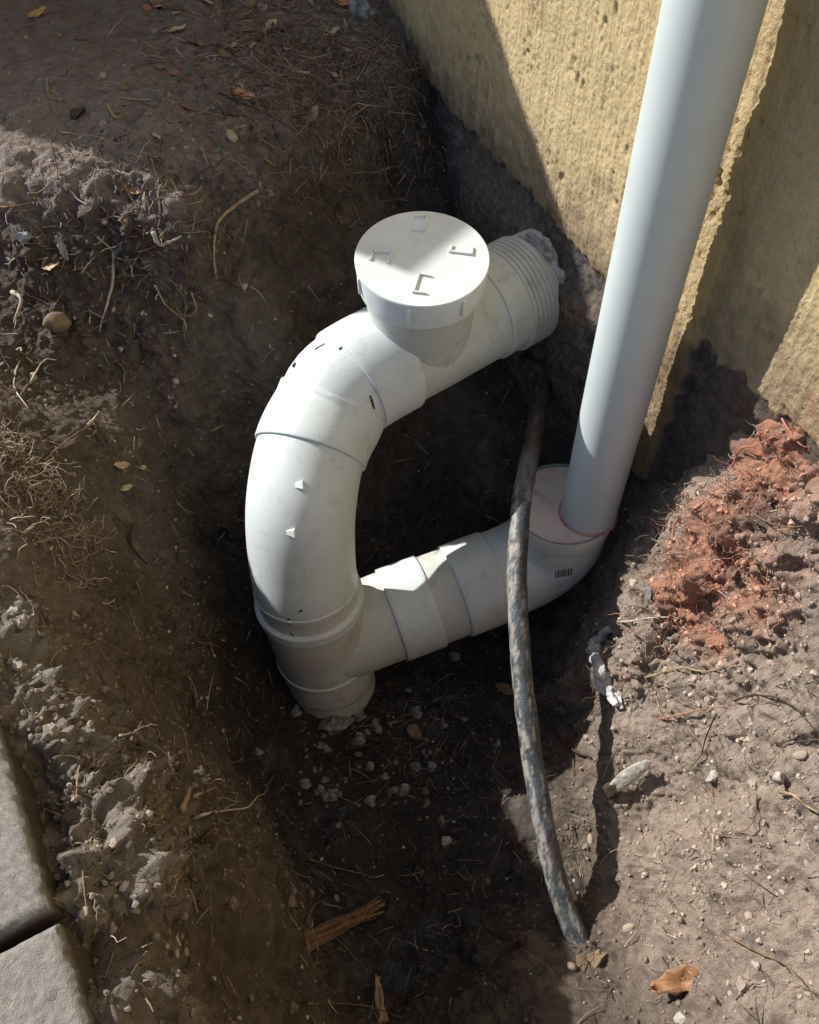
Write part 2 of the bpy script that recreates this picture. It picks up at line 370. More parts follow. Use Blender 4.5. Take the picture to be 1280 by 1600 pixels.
# chalky crust patches
chalk = sstep(.35, .7, blob(60, 1010, -.05, .05) + .9 * blob(290, 1560, -.13, .03) + .8 * blob(140, 1160, -.06, .03) + .8 * blob(230, 1340, -.08, .03) + .55 * n2[:, 0])
base = mixc(base, C(.42, .38, .32) * (1 + .25 * n3), chalk * .75)
pd = sstep(.40, .55, n2[:, 0] + .3 * n3[:, 0]) * rb
base = mixc(base, C(.45, .40, .33), pd * .6)
base = np.clip(base, .012, .6)
idx = np.arange(NA * NRT).reshape(NA, NRT)
a = idx[:, :-1]; b = idx[:, 1:]; c = np.roll(idx, -1, 0)[:, 1:]; d = np.roll(idx, -1, 0)[:, :-1]
Fq = np.stack([a, b, c, d], -1).reshape(-1, 4)
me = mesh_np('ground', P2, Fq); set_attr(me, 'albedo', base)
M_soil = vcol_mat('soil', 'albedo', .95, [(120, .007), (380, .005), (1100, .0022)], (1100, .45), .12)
ground = link('ground', me, M_soil); tag(ground, 'bare brown soil with a deep dug pit beside the house', kind='structure')
cc = mesh_np('pit_bottom_plug', np.concatenate([P2[idx[:, 0]], [[CX, CY, P2[idx[:, 0], 2].mean()]]]), [(i, (i + 1) % NA, NA) for i in range(NA)])
set_attr(cc, 'albedo', np.tile(base[idx[:, 0]].mean(0), (NA + 1, 1)))
plug = link('pit_floor', cc, M_soil, ground)
bpy.context.view_layer.update()
def hit(px, py):
    o = Vector((0, 0, CAMH)); dd = Vector(raydir(px, py)).normalized()
    ok, p, n, _ = ground.ray_cast(o, dd)
    return (p, n) if ok else (None, None)
def hit_down(x, y):
    ok, p, n, _ = ground.ray_cast(Vector((x, y, .5)), Vector((0, 0, -1)))
    return (p, n) if ok else (None, None)

# ------------------------------------------------------------------ house wall
s0, s1 = -.14, 1.28; z0, z1 = -.62, .42
NS, NZ = 630, 470
ss = np.linspace(s0, s1, NS); 
zz = z0 + (z1 - z0) * np.linspace(0, 1, NZ)
SS, ZZ = np.meshgrid(ss, zz)
SS = SS.ravel(); ZZ = ZZ.ravel()
Q = np.stack([SS, np.zeros_like(SS), ZZ], 1)
drag = noise(Q * [1, 1, .06], 150, 31) * .7 + noise(Q * [1, 1, .2], 60, 32) * .15 + noise(Q * [1, 1, .8], 210, 33) * .55 + noise(Q, 340, 48) * .55
pits = np.maximum(noise(Q * [1, 1, .6], 130, 34) - .32, 0) * 1.4 * sstep(-.3, .3, fbm(Q, 8, 2, 49)) + np.maximum(noise(Q * [1, 1, .8], 75, 35) - .58, 0) * 1.6
und = fbm(Q, 9, 3, 36)
stl = -.085 + .055 * sstep(.35, .12, SS) + .03 * fbm(Q * [1, 1, 0], 14, 4, 37) - .30 * sstep(.168, .188, SS + .008 * noise(Q, 60, 39)) * sstep(.33, .24, SS)
stl = stl + .012 * fbm(Q, 55, 3, 44)
below = sstep(.004, -.004, ZZ - stl); lowz = sstep(-.01, -.09, ZZ - stl)
OUTW = .0021 * drag - .006 * pits + .006 * und
OUTW = OUTW * (1 - below) + (-.005 - .006 * lowz + .028 * lowz * sstep(.28, .40, SS) * sstep(1.15, .95, SS) + .012 * fbm(Q, 22, 5, 38, .65)) * below
xy = WA[None] - WU[None] * SS[:, None] - WN[None] * OUTW[:, None]
V = np.concatenate([xy, ZZ[:, None]], 1)
n1 = fbm(Q, 5, 3, 41)[:, None]; n2 = fbm(Q, 40, 4, 42)[:, None]; n3 = noise(Q, 160, 43)[:, None]
colw = C(.58, .445, .245) * (1 + .12 * n1 + .14 * n2 + .08 * n3) 
colw = mixc(colw, C(.30, .22, .12), sstep(.1, .45, pits) * .5)
colw = mixc(colw, C(.68, .54, .32), sstep(.15, .7, drag) * .5)
dirty = sstep(.16, .0, ZZ - stl + .09 * n1[:, 0] + .06 * n2[:, 0])
colw = mixc(colw, C(.30, .225, .14) * (1 + .4 * n2), dirty * .75)
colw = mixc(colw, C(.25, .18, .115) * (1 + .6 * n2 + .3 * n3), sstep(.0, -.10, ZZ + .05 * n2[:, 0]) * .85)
rdst = sstep(.05, -.03, SS + .05 * n1[:, 0]) * sstep(.10, -.02, ZZ + .03 * n2[:, 0])
colw = mixc(colw, C(.42, .21, .14), rdst * .18)
rspl = sstep(.40, .50, noise(Q, 110, 47)) * sstep(-.2, .3, fbm(Q, 12, 2, 50)) * sstep(.16, .0, SS) 
colw = mixc(colw, C(.34, .13, .07), rspl * .55)
tar = C(.10, .09, .086) * (1 + .6 * n2 + .5 * n3)
tar = mixc(tar, C(.24, .23, .23), sstep(.30, .55, n2[:, 0] + .3 * n3[:, 0]) * .6)
tar = mixc(tar, C(.17, .13, .095) * (1 + .4 * n3), sstep(-.15, .35, n1[:, 0] + .8 * n2[:, 0]) * .65)
tarR = C(.13, .10, .075) * (1 + .5 * n2 + .3 * n3)
tarc = mixc(tar, tarR, sstep(.22, .05, SS))
colw = mixc(colw, tarc, below)
colw = np.clip(colw, .015, .7)
ix = np.arange(NS * NZ).reshape(NZ, NS)
a = ix[:-1, :-1]; b = ix[:-1, 1:]; c = ix[1:, 1:]; d = ix[1:, :-1]
Fw = np.stack([a, b, c, d], -1).reshape(-1, 4)
me = mesh_np('render_coat', V, Fw); set_attr(me, 'albedo', colw)
M_wall = vcol_mat('stucco', 'albedo', .93, [(330, .0030), (900, .0012)], (900, .2), .12, stretch=(1, 1, .6))
hw = empty('house_wall', tuple(wall_pt(.5, -.95)))
tag(hw, 'sunlit yellow rough rendered house wall with black stained footing', 'wall')
link('render_coat', me, M_wall, hw)
def box_mesh(name, corners_xy, za, zb):
    n = len(corners_xy)
    V = [(x, y, za) for x, y in corners_xy] + [(x, y, zb) for x, y in corners_xy]
    F = [tuple(range(n - 1, -1, -1)), tuple(range(n, 2 * n))] + [(i, (i + 1) % n, n + (i + 1) % n, n + i) for i in range(n)]
    return mesh_np(name, V, F, False)
M_wall2 = noise_mat('stucco_plain', (.50, .38, .20), (.60, .46, .24), 60, .93, .6, 160, .003)
def wxy(s, out): p = wall_pt(s, 0, out); return (p[0], p[1])
link('masonry', box_mesh('masonry', [wxy(-3.0, -.03), wxy(6.0, -.03), wxy(6.0, -.30), wxy(-3.0, -.30)], -1.0, 2.7), M_wall2, hw)
link('upper_coat', box_mesh('upper_coat', [wxy(-3.0, .003), wxy(6.0, .003), wxy(6.0, -.029), wxy(-3.0, -.029)], z1 + .0005, 2.7), M_wall2, hw)
link('end_coat', box_mesh('end_coat', [wxy(-3.0, .0), wxy(s0 - .0005, .0), wxy(s0 - .0005, -.029), wxy(-3.0, -.029)], -.3, z1), M_wall2, hw)
link('end_coat', box_mesh('end_coat', [wxy(s1 + .0005, .0), wxy(6.0, .0), wxy(6.0, -.029), wxy(s1 + .0005, -.029)], -.3, z1), M_wall2, hw)

# garden wall, out of frame up-left, whose end and coping shade the far half of the pit
Dg = 1.5
t_ = math.tan(EL)
Cg = np.array([.032, .909]) + Dg * np.array([-math.cos(AZ), -math.sin(AZ)]); Hg = -.05 + Dg * t_
gd = np.array([.75, .66]); gd /= np.linalg.norm(gd); gnn = np.array([-gd[1], gd[0]])
lenw = ((WA - Cg) @ WN) / (gd @ WN)
gw = empty('garden_wall', (Cg[0], Cg[1], -.1)); tag(gw, 'low rendered garden wall meeting the house wall beyond the pit', 'wall')
def gxy(a, b): p = Cg + gd * a + gnn * b; return (p[0], p[1])
link('wall_body', box_mesh('wall_body', [gxy(.0, .0), gxy(lenw, .0), gxy(lenw, .12), gxy(0, .12)], -.15, Hg), M_wall2, gw)

# ------------------------------------------------------------------ swept tubes
def frames(Pt):
    Pt = np.asarray(Pt, float); n = len(Pt)
    T = np.zeros_like(Pt)
    for i in range(n):
        a = i - 1
        while a >= 0 and np.linalg.norm(Pt[i] - Pt[a]) < 1e-7: a -= 1
        b = i + 1
        while b < n and np.linalg.norm(Pt[b] - Pt[i]) < 1e-7: b += 1
        v = np.zeros(3)
        if a >= 0: u = Pt[i] - Pt[a]; v += u / np.linalg.norm(u)
        if b < n: u = Pt[b] - Pt[i]; v += u / np.linalg.norm(u)
        T[i] = v / np.linalg.norm(v)
    U = np.zeros_like(Pt); r = np.array([0, 0, 1.0])
    if abs(T[0] @ r) > .9: r = np.array([1.0, 0, 0])
    u = r - T[0] * (T[0] @ r); U[0] = u / np.linalg.norm(u)
    for i in range(1, n):
        u = U[i - 1] - T[i] * (T[i] @ U[i - 1]); U[i] = u / np.linalg.norm(u)
    return T, U, np.cross(T, U)
def sweep(Pt, Rd, seg=64, cap0=True, cap1=True, wob=None):
    Pt = np.asarray(Pt, float); T, U, W = frames(Pt); n = len(Pt)
    a = np.linspace(0, 2 * np.pi, seg, endpoint=False)
    ca, sa = np.cos(a), np.sin(a)
    Rd = np.asarray(Rd, float)
    if Rd.ndim == 1: Rd = np.tile(Rd[:, None], (1, seg))
    V = Pt[:, None] + Rd[..., None] * (U[:, None] * ca[None, :, None] + W[:, None] * sa[None, :, None])
    V = V.reshape(-1, 3); F = []
    for i in range(n - 1):
        for j in range(seg):
            k = (j + 1) % seg
            F.append((i * seg + j, i * seg + k, (i + 1) * seg + k, (i + 1) * seg + j))
    if cap0: F.append(tuple(range(seg - 1, -1, -1)))
    if cap1: F.append(tuple((n - 1) * seg + j for j in range(seg)))
    return V, F
def tube(name, Pt, Rd, material, parent, seg=64, deg=32, **k):
    V, F = sweep(Pt, Rd, seg, **k)
    me = mesh_np(name, V, F); sharp(me, deg)
    return link(name, me, material, parent)
def catmull(pts, n=12):
    pts = [np.asarray(p, float) for p in pts]
    pts = [2 * pts[0] - pts[1]] + pts + [2 * pts[-1] - pts[-2]]
    out = []
    for i in range(1, len(pts) - 2):
        p0, p1, p2, p3 = pts[i - 1:i + 3]
        for t in np.linspace(0, 1, n, endpoint=False):
            out.append(.5 * ((2 * p1) + (-p0 + p2) * t + (2 * p0 - 5 * p1 + 4 * p2 - p3) * t * t + (-p0 + 3 * p1 - 3 * p2 + p3) * t ** 3))
    out.append(pts[-2]); return np.array(out)
def resample(Pt, step):
    Pt = np.asarray(Pt); d = np.concatenate([[0], np.cumsum(np.linalg.norm(np.diff(Pt, axis=0), axis=1))])
    n = max(2, int(d[-1] / step)); t = np.linspace(0, d[-1], n)
    return np.stack([np.interp(t, d, Pt[:, i]) for i in range(3)], 1), t
def piece(path, d, a, b, step=.008):
    """points of a path between arc lengths a and b"""
    t = np.linspace(a, b, max(2, int(abs(b - a) / step) + 1))
    return np.stack([np.interp(t, d, path[:, i]) for i in range(3)], 1)
def band(name, path, d, a, b, r, parent, material, lip=.0012, step=.008, seg=72):
    """a fitting: rounded ends, radius r between arc lengths a..b"""
    P0 = piece(path, d, a, b, step); n = len(P0)
    ta, tb = a, b
    S_ = [a, a + .0006, a + lip] + list(np.linspace(a + lip, b - lip, max(2, int((b - a) / step)))[1:-1]) + [b - lip, b - .0006, b]
    Rr = [r - lip, r - lip * .4, r] + [r] * (len(S_) - 6) + [r, r - lip * .4, r - lip]
    Pp = np.stack([np.interp(S_, d, path[:, i]) for i in range(3)], 1)
    return tube(name, Pp, Rr, material, parent, seg, 50)

# ------------------------------------------------------------------ drain assembly
root = empty('drain_pipe_assembly', tuple(at(525, 1075, 1.54)))
tag(root, 'large white plastic drain pipe with capped tee, sweeping bend and branch down in the pit', 'drain pipe')
P0 = at(815, 452, 1.34); PC = at(548, 597, 1.24)
rd = (PC - P0) / np.linalg.norm(PC - P0); LR = np.linalg.norm(PC - P0)
e1 = at(511, 652, 1.232); e2 = at(471, 790, 1.21); sk = at(481, 925, 1.295); bt = at(524, 1078, 1.52)
e15 = at(485, 708, 1.212)
mainp = catmull([P0 - rd * .09, P0, P0 + rd * LR * .5, PC, e1, e15, e2, at(472, 865, 1.245), sk, at(502, 1000, 1.40), bt, bt + (bt - sk) * .25], 24)
mainp, md = resample(mainp, .003)
def arc_at(p): return md[np.argmin(np.linalg.norm(mainp - p, axis=1))]
a0 = arc_at(P0); aC = arc_at(PC)
# ribbed collar going into the wall
Pc, Rc = [], []
aa = a0 - .07; Pc.append(aa); Rc.append(.080)
x = a0 - .004
Pc.append(a0 - .005); Rc.append(.084)
for i in range(6):
    for dx, r in [(0, .0852), (.0010, .0882), (.0055, .0882), (.0065, .0852)]:
        Pc.append(x + dx); Rc.append(r)
    x += .0085
Pc += [x, x + .001, x + .003]; Rc += [.0845, .0845, .083]
tube('ribbed_collar', np.stack([np.interp(Pc, md, mainp[:, i]) for i in range(3)], 1), Rc, M_pvc3, root, 72, 25)
xc = x
band('tee_socket', mainp, md, xc - .004, a0 + .085, .0835, root, M_pvc3)
tee = band('tee_body', mainp, md, a0 + .06, a0 + .28, .0800, root, M_pvc3)
band('coupling', mainp, md, a0 + .252, aC, .0862, root, M_pvc)
# bends
aE1 = arc_at(e15); aL = arc_at(at(474, 912, 1.28)); aS = arc_at(at(484, 940, 1.30))
band('short_bend', mainp, md, aC - .01, aE1 - .085, .0815, root, M_pvc)
band('bend_socket', mainp, md, aE1 - .090, aE1, .0848, root, M_pvc)
elbow = band('long_bend', mainp, md, aE1 - .01, aL, .0808, root, M_pvc)
band('bend_lip', mainp, md, aL - .004, aL + .002, .0822, elbow, M_pvc)
band('pipe_neck', mainp, md, aL - .01, aS + .01, .0788, root, M_pvc3)
band('socket_ring', mainp, md, aS - .006, aS + .004, .0868, root, M_pvc)
band('socket_ring', mainp, md, aS + .0045, aS + .017, .0852, root, M_pvc)
aB = arc_at(at(516, 1017, 1.42))
wye = band('wye_body', mainp, md, aS + .012, aB, .0812, root, M_pvc3)
band('wye_ring', mainp, md, aB - .003, aB + .007, .0835, wye, M_pvc)
stub = band('pipe_stub', mainp, md, aB, aB + .075, .0790, root, M_pvc3)
band('lower_ring', mainp, md, aB + .034, aB + .036, .0796, stub, M_pvc)
band('buried_pipe', mainp, md, aB + .06, md[-1], .077, root, M_pvc3)
# branch
wc = mainp[np.argmin(np.abs(md - (aS + .13)))]
Sx = at(881, 785, 1.333)
Ebot = np.array([Sx[0], Sx[1], wc[2] + .035])
bdir = Ebot - wc; bl = np.linalg.norm(bdir); bdir /= bl
R_ = .105
bp = [wc, wc + bdir * bl * .3]
pA = Ebot - bdir * R_; pB = Ebot + np.array([0, 0, R_ * .75])
for t in np.linspace(0, 1, 12): bp.append((1 - t) ** 2 * pA + 2 * t * (1 - t) * Ebot + t * t * pB)
bp.append(Sx)
bpp, bd = resample(catmull(bp, 8), .003)
def barc(p): return bd[np.argmin(np.linalg.norm(bpp - p, axis=1))]
b1 = barc(at(602, 940, 1.46)); b2 = barc(at(662, 922, 1.46)); b3 = barc(at(703, 912, 1.46)); b4 = barc(at(768, 893, 1.44))
br = band('wye_branch', bpp, bd, .02, b1 + .02, .0790, root, M_pvc3)
band('branch_socket', bpp, bd, b1, b2, .0838, root, M_pvc)
band('pipe_length', bpp, bd, b2 - .01, b3 + .01, .0797, root, M_pvc3)
band('bend_socket', bpp, bd, b3, b4, .0838, root, M_pvc)
elb2 = band('upturned_bend', bpp, bd, b4 - .01, bd[-1] - .028, .0800, root, M_pvc)
# hollow socket mouth holding the reducer disc
zt = Sx[2]
ax = np.array([0, 0, 1.0])
prof = [(-.045, .0800), (-.040, .0828), (-.004, .0832), (-.001, .0828), (0, .0818), (0, .0800), (-.001, .0794), (-.006, .0794)]
tube('socket_mouth', [Sx + ax * h for h, r in prof], [r for h, r in prof], M_pvc, root, 80, 40)
prof = [(-.012, .0788), (-.0045, .0788), (-.0035, .0780), (-.0033, .060), (-.0033, .002)]
tube('reducer_disc', [Sx + ax * (h + i * 1e-6) for i, (h, r) in enumerate(prof)], [r for h, r in prof], M_red, root, 80, 40)
# riser and screw cap on the tee
Cc = at(660, 401, 1.125)
tb = P0 + rd * np.clip((Cc - P0) @ rd, 0, LR)
perp = np.cross([0, 0, 1.0], rd); perp /= np.linalg.norm(perp)
if perp[1] > 0: perp = -perp
rdir = (Cc - tb) / np.linalg.norm(Cc - tb)
print('riser', np.linalg.norm(Cc - tb), np.degrees(np.arccos(rdir[2])), rdir)
prof = [(-.158, .076), (-.13, .0772), (-.10, .0785), (-.075, .080), (-.055, .0845), (-.048, .0865), (-.0465, .0868)]
tube('tee_riser', [Cc + rdir * h for h, r in prof], [r for h, r in prof], M_pvc3, root, 72, 50)
lid = tube('screw_cap', [Cc + rdir * h for h in (-.047, -.0462, -.003, -.0012, 0, .0001, .0001)], [.0870, .0895, .0932, .0929, .0917, .085, .002], M_cap, root, 96, 40)
uu = np.cross(rdir, [0, 0, 1.0]); uu /= np.linalg.norm(uu); vv = np.cross(rdir, uu)
def lid_px(px, py):
    r = raydir(px, py); o = np.array([0, 0, CAMH]); t = ((Cc - o) @ rdir) / (r @ rdir); return o + r * t
def bar(name, pts, w_, h_, nrm, material, parent):
    """flat raised strip along a polyline, as thin rounded box segments joined into one mesh"""
    V, F = [], []
    for p, q in zip(pts[:-1], pts[1:]):
        p, q = np.array(p), np.array(q); d_ = (q - p) / np.linalg.norm(q - p); s_ = np.cross(nrm, d_)
        p = p - d_ * w_ / 2; q = q + d_ * w_ / 2; b0 = len(V)
        for e_, tt in ((p, 1), (q, 1)):
            for sx, hz in ((-1, -.001), (1, -.001), (.8, h_), (-.8, h_)):
                V.append(e_ + s_ * sx * w_ / 2 + nrm * hz)
        F += [(b0, b0 + 1, b0 + 2, b0 + 3), (b0 + 7, b0 + 6, b0 + 5, b0 + 4)] + [(b0 + i, b0 + 4 + i, b0 + 4 + (i + 1) % 4, b0 + (i + 1) % 4) for i in range(4)]
    return link(name, mesh_np(name, V, F, False), material, parent)
for pts in [[(650, 340), (668, 338), (662, 362), (645, 360)],
            [(706, 385), (703, 394), (737, 398), (738, 388)],
            [(672, 432), (655, 429), (646, 457), (664, 459)],
            [(579, 406), (583, 394), (611, 396), (606, 411)]]:
    bar('grip_bracket', [lid_px(*p) for p in pts], .0030, .0034, rdir, M_cap, lid)
for ang_px in [(631, 500), (736, 474), (557, 430), (690, 330), (765, 380), (600, 335)]:
    q = lid_px(*ang_px) - Cc; q -= rdir * (q @ rdir); q /= np.linalg.norm(q)
    c0 = Cc + q * .0922
    tube('grip_rib', [c0 - rdir * .036, c0 - rdir * .034, c0 - rdir * .008, c0 - rdir * .006], [.0015, .0026, .0034, .002], M_cap, lid, 10, 60)
bpy.context.view_layer.update()
def on_obj(objs, px, py):
    o = Vector((0, 0, CAMH)); dd = Vector(raydir(px, py)).normalized(); best = None
    for ob in objs:
        mi = ob.matrix_world.inverted(); ok, p, n, _ = ob.ray_cast(mi @ o, (mi.to_3x3() @ dd))
        if ok:
            p = ob.matrix_world @ p; n = (ob.matrix_world.to_3x3() @ n).normalized(); dist = (p - o).length
            if best is None or dist < best[0]: best = (dist, p, n)
    return best
def decal(name, quad, objs, material, parent, off=.0004, nx=6, ny=3):
    """small thin film following the surface; quad = 4 image corners"""
    V = []; (A, B, C_, D_) = [np.array(q, float) for q in quad]
    for j in range(ny + 1):
        for i in range(nx + 1):
            u, v = i / nx, j / ny
            q = A * (1 - u) * (1 - v) + B * u * (1 - v) + C_ * u * v + D_ * (1 - u) * v
            h = on_obj(objs, *q)
            if h is None: return None
            V.append(h[1] + h[2] * off)
    F = [(j * (nx + 1) + i, j * (nx + 1) + i + 1, (j + 1) * (nx + 1) + i + 1, (j + 1) * (nx + 1) + i) for j in range(ny) for i in range(nx)]
    return link(name, mesh_np(name, V, F), material, parent)
allp = [o for o in root.children]
def stroke(p, q, w_, m, name='pen_mark'):
    p, q = np.array(p, float), np.array(q, float); d_ = q - p; s_ = np.array([-d_[1], d_[0]]); s_ *= w_ / 2 / np.linalg.norm(s_)
    return decal(name, [p - s_, q - s_ * .8, q + s_ * .6, p + s_], allp, m, root, .0005, 3, 1)
stroke((492, 546), (508, 537), 2.2, M_black); stroke((458, 574), (462, 567), 5, M_black)
stroke((530, 546), (535, 543), 4, M_black); stroke((467, 956), (473, 953), 3, M_black)
stroke((450, 967), (454, 976), 5, M_black); stroke((454, 988), (459, 995), 2, M_black)
lb_ = decal('barcode_label', [(863, 892), (899, 885), (897, 901), (860, 909)], allp, M_paper, root, .0006, 6, 3)
x = 868.0
for wbar in [1.4, .8, 2, .8, 1.4, 2.2, .8, 1.2, 2, .8, 1.5]:
    t = (x - 863) / 36.0
    y0 = 891.5 - t * 6.5; 
    decal('barcode_bar', [(x, y0 + 1.0), (x + wbar, y0 + .8), (x + wbar - .6, y0 + 12), (x - .6, y0 + 12.3)], allp, M_black, lb_ or root, .0009, 1, 2)
    x += wbar + 1.15
# moulded lugs on the long bend
for (px, py) in [(468, 758), (455, 832)]:
    h = on_obj(allp, px, py)
    if h:
        n_ = np.array(h[2]); p_ = np.array(h[1]); t1 = np.array([0, 0, -1.0]); t1 -= n_ * (t1 @ n_); t1 /= np.linalg.norm(t1); t2 = np.cross(n_, t1)
        if t2[0] < 0: t2 = -t2
        V = [p_ + t2 * a_ + t1 * b_ + n_ * c_ for a_, b_, c_ in [(-.007, -.003, -.001), (.006, -.006, -.001), (.006, .007, -.001), (-.007, .004, -.001), (-.006, -.002, .0005), (.005, -.005, .006), (.005, .006, .006), (-.006, .003, .0005)]]
        F = [(3, 2, 1, 0), (4, 5, 6, 7), (0, 1, 5, 4), (1, 2, 6, 5), (2, 3, 7, 6), (3, 0, 4, 7)]
        link('moulded_lug', mesh_np('moulded_lug', V, F, False), M_pvc, root)
# mud caught at the coupling edge
for k_, (px, py, s_) in enumerate([(581, 627, 3.0), (583, 634, 2.4), (579, 621, 2.0)]):
    stroke((px - 1, py - 3), (px + 2, py + 5), s_ + 1.5, M_mud, 'mud_smear')

# ------------------------------------------------------------------ downpipe
Db = at(920, 798, 1.318); Db = np.array([Db[0], Db[1], Sx[2] - .0035])
dp = empty('downpipe', tuple(Db)); tag(dp, 'tall straight pale downpipe rising beside the yellow wall', 'downpipe')
tube('pipe', [Db + ax * h for h in (0, .001, .4, .8, 1.2, 1.6, 2.4)], [.0441] * 7, M_pvc2, dp, 96, 40)
tube('solvent_ring', [Db + ax * h for h in (0, .0015, .004)], [.0475, .047, .0448], noise_mat('primer_red', (.45, .12, .10), (.62, .38, .33), 120, .5), dp, 80, 60)

# ------------------------------------------------------------------ conduit
cpts = [(862,545,1.50),(848,600,1.42),(839,658,1.35),(824,733,1.28),(815,783,1.255),(811,833,1.235),(808,900,1.215),(812,1000,1.19),(817,1066,1.175),(825,1133,1.16),(834,1200,1.15),(846,1266,1.135),(859,1333,1.125),(877,1400,1.115),(903,1466,1.098),(924,1503,1.092)]
cv = [at(*q) for q in cpts]; cv.append(cv[-1] + (cv[-1] - cv[-2]) * .5 + np.array([0, 0, -.05]))
cpth, cdd = resample(catmull(cv, 10), .004)
seg = 28
aang = np.linspace(0, 2 * np.pi, seg, endpoint=False)
Qn = np.stack([np.repeat(cdd, seg) * 1.0, np.tile(np.cos(aang) * .016, len(cdd)), np.tile(np.sin(aang) * .016, len(cdd))], 1)
rad = .0150 + (.0008 * noise(Qn * [.5, 1, 1], 60, 51) + .0005 * noise(Qn * [.4, 1, 1], 160, 52) + .0006 * noise(Qn, 25, 53)).reshape(-1, seg)
rad -= .0016 * np.maximum(np.abs(noise(Qn * [.25, 1, 1], 90, 54)).reshape(-1, seg) * -1 + .06, 0) / .06
M_cab = noise_mat('weathered_conduit', (.035, .04, .045), (.36, .335, .30), 42, .8, .8, 190, .002, (1, 1, .45), c3=(.11, .105, .10), lo=.36, hi=.60)
V, F = sweep(cpth, rad, seg); me = mesh_np('buried_conduit', V, F)
low = np.repeat(sstep(.27, .40, cdd), seg)
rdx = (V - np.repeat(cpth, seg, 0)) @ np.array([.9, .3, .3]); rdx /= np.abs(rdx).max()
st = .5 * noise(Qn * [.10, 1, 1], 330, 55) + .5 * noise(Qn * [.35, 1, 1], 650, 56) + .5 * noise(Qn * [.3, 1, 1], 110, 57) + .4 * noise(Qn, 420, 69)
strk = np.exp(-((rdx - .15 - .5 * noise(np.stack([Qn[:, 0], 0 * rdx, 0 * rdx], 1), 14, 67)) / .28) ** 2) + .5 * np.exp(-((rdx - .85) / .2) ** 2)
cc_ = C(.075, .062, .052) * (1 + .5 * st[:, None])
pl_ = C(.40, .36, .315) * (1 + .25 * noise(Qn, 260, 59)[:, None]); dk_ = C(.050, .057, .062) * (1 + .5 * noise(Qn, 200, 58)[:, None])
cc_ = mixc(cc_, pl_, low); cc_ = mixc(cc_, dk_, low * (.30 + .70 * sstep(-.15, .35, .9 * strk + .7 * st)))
cc_ = mixc(cc_, pl_ * .7, (1 - low) * sstep(.35, .7, st) * .5)
cc_ = mixc(cc_, C(.03, .025, .022), sstep(.40, .52, noise(Qn * [.35, 1, 1], 130, 54)) * .8)
set_attr(me, 'albedo', np.clip(cc_, .012, .6)); M_cab = vcol_mat('conduit_skin', 'albedo', .5, [(260, .0012)], (700, .25), .45)
cab = link('buried_conduit', me, M_cab); tag(cab, 'weathered black conduit with peeling pale dirt curving across the pit', 'conduit')

# ------------------------------------------------------------------ concrete pavers
M_pav = vcol_mat('paver_concrete', 'albedo', .92, [(800, .0016)], (1300, .3), .15)
pe = onz(75, 1422, .004)[:2] - onz(0, 1160, .004)[:2]; pe /= np.linalg.norm(pe); po = np.array([-pe[1], pe[0]])
if po[0] > 0: po = -po
def paver(corner, a, b, label, pe, po):
    """a along the edge, b away from the pit"""
    o3 = np.array([corner[0], corner[1], 0]); E1 = np.array([*(pe * a), 0]); E2 = np.array([*(po * b), 0])
    nx, ny = int(abs(a) / .0025), int(b / .0025)
    u = np.linspace(0, 1, nx); v = np.linspace(0, 1, ny)
    U_, V_ = np.meshgrid(u, v); Pt = o3 + U_[..., None] * E1 + V_[..., None] * E2; Pt = Pt.reshape(-1, 3)
    ed = np.minimum(np.minimum(U_ * abs(a), (1 - U_) * abs(a)), np.minimum(V_ * b, (1 - V_) * b)).ravel()
    Pt[:, 2] = .006 - .004 * (1 - sstep(0, .004, ed)) + .0011 * noise(Pt, 150, 61) + .0008 * noise(Pt, 300, 62)
    # rough broken arris
    q = ed < .0005; ch = .0016 * noise(Pt * [1, 1, 0], 140, 63)
    Pt[:, 0] += np.where(q, ch * po[0], 0); Pt[:, 1] += np.where(q, ch * po[1], 0)
    ix = np.arange(nx * ny).reshape(ny, nx)
    F = np.stack([ix[:-1, :-1], ix[:-1, 1:], ix[1:, 1:], ix[1:, :-1]], -1).reshape(-1, 4)
    rim = np.concatenate([ix[0, :], ix[1:, -1], ix[-1, -2::-1], ix[-2:0:-1, 0]])
    n0 = len(Pt); low = Pt[rim].copy(); low[:, 2] = -.052; mid = Pt[rim].copy(); mid[:, 2] = -.012; mid[:, :2] += .0012 * noise(mid * 1.0, 120, 64)[:, None]
    Pt = np.concatenate([Pt, mid, low]); m = len(rim); k = np.arange(m); k2 = (k + 1) % m
    F = np.concatenate([F, np.stack([rim[k], n0 + k, n0 + k2, rim[k2]], -1), np.stack([n0 + k, n0 + m + k, n0 + m + k2, n0 + k2], -1)])
    me = mesh_np('concrete_paver', Pt, F); sharp(me, 40)
    cp_ = C(.255, .235, .205) * (1 + .22 * noise(Pt, 420, 65)[:, None] + .3 * noise(Pt, 700, 68)[:, None] + .12 * fbm(Pt, 20, 3, 66)[:, None])
    cp_ = mixc(cp_, C(.075, .06, .048), sstep(-.001, -.010, Pt[:, 2] + .004 * noise(Pt, 60, 67)) * .9)  # soil-stained sides, their edge shade put into the dark colour
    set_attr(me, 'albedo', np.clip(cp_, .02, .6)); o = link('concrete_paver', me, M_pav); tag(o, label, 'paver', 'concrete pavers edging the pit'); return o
def unit(p, q):
    d_ = onz(*q, .004)[:2] - onz(*p, .004)[:2]; return d_ / np.linalg.norm(d_)
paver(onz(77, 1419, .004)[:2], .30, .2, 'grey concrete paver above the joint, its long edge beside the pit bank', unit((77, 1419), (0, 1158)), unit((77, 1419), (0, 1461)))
paver(onz(90, 1442, .004)[:2], .30, .2, 'grey concrete paver below the dark joint in the bottom corner', unit((90, 1442), (138, 1600)), unit((90, 1442), (0, 1489)))

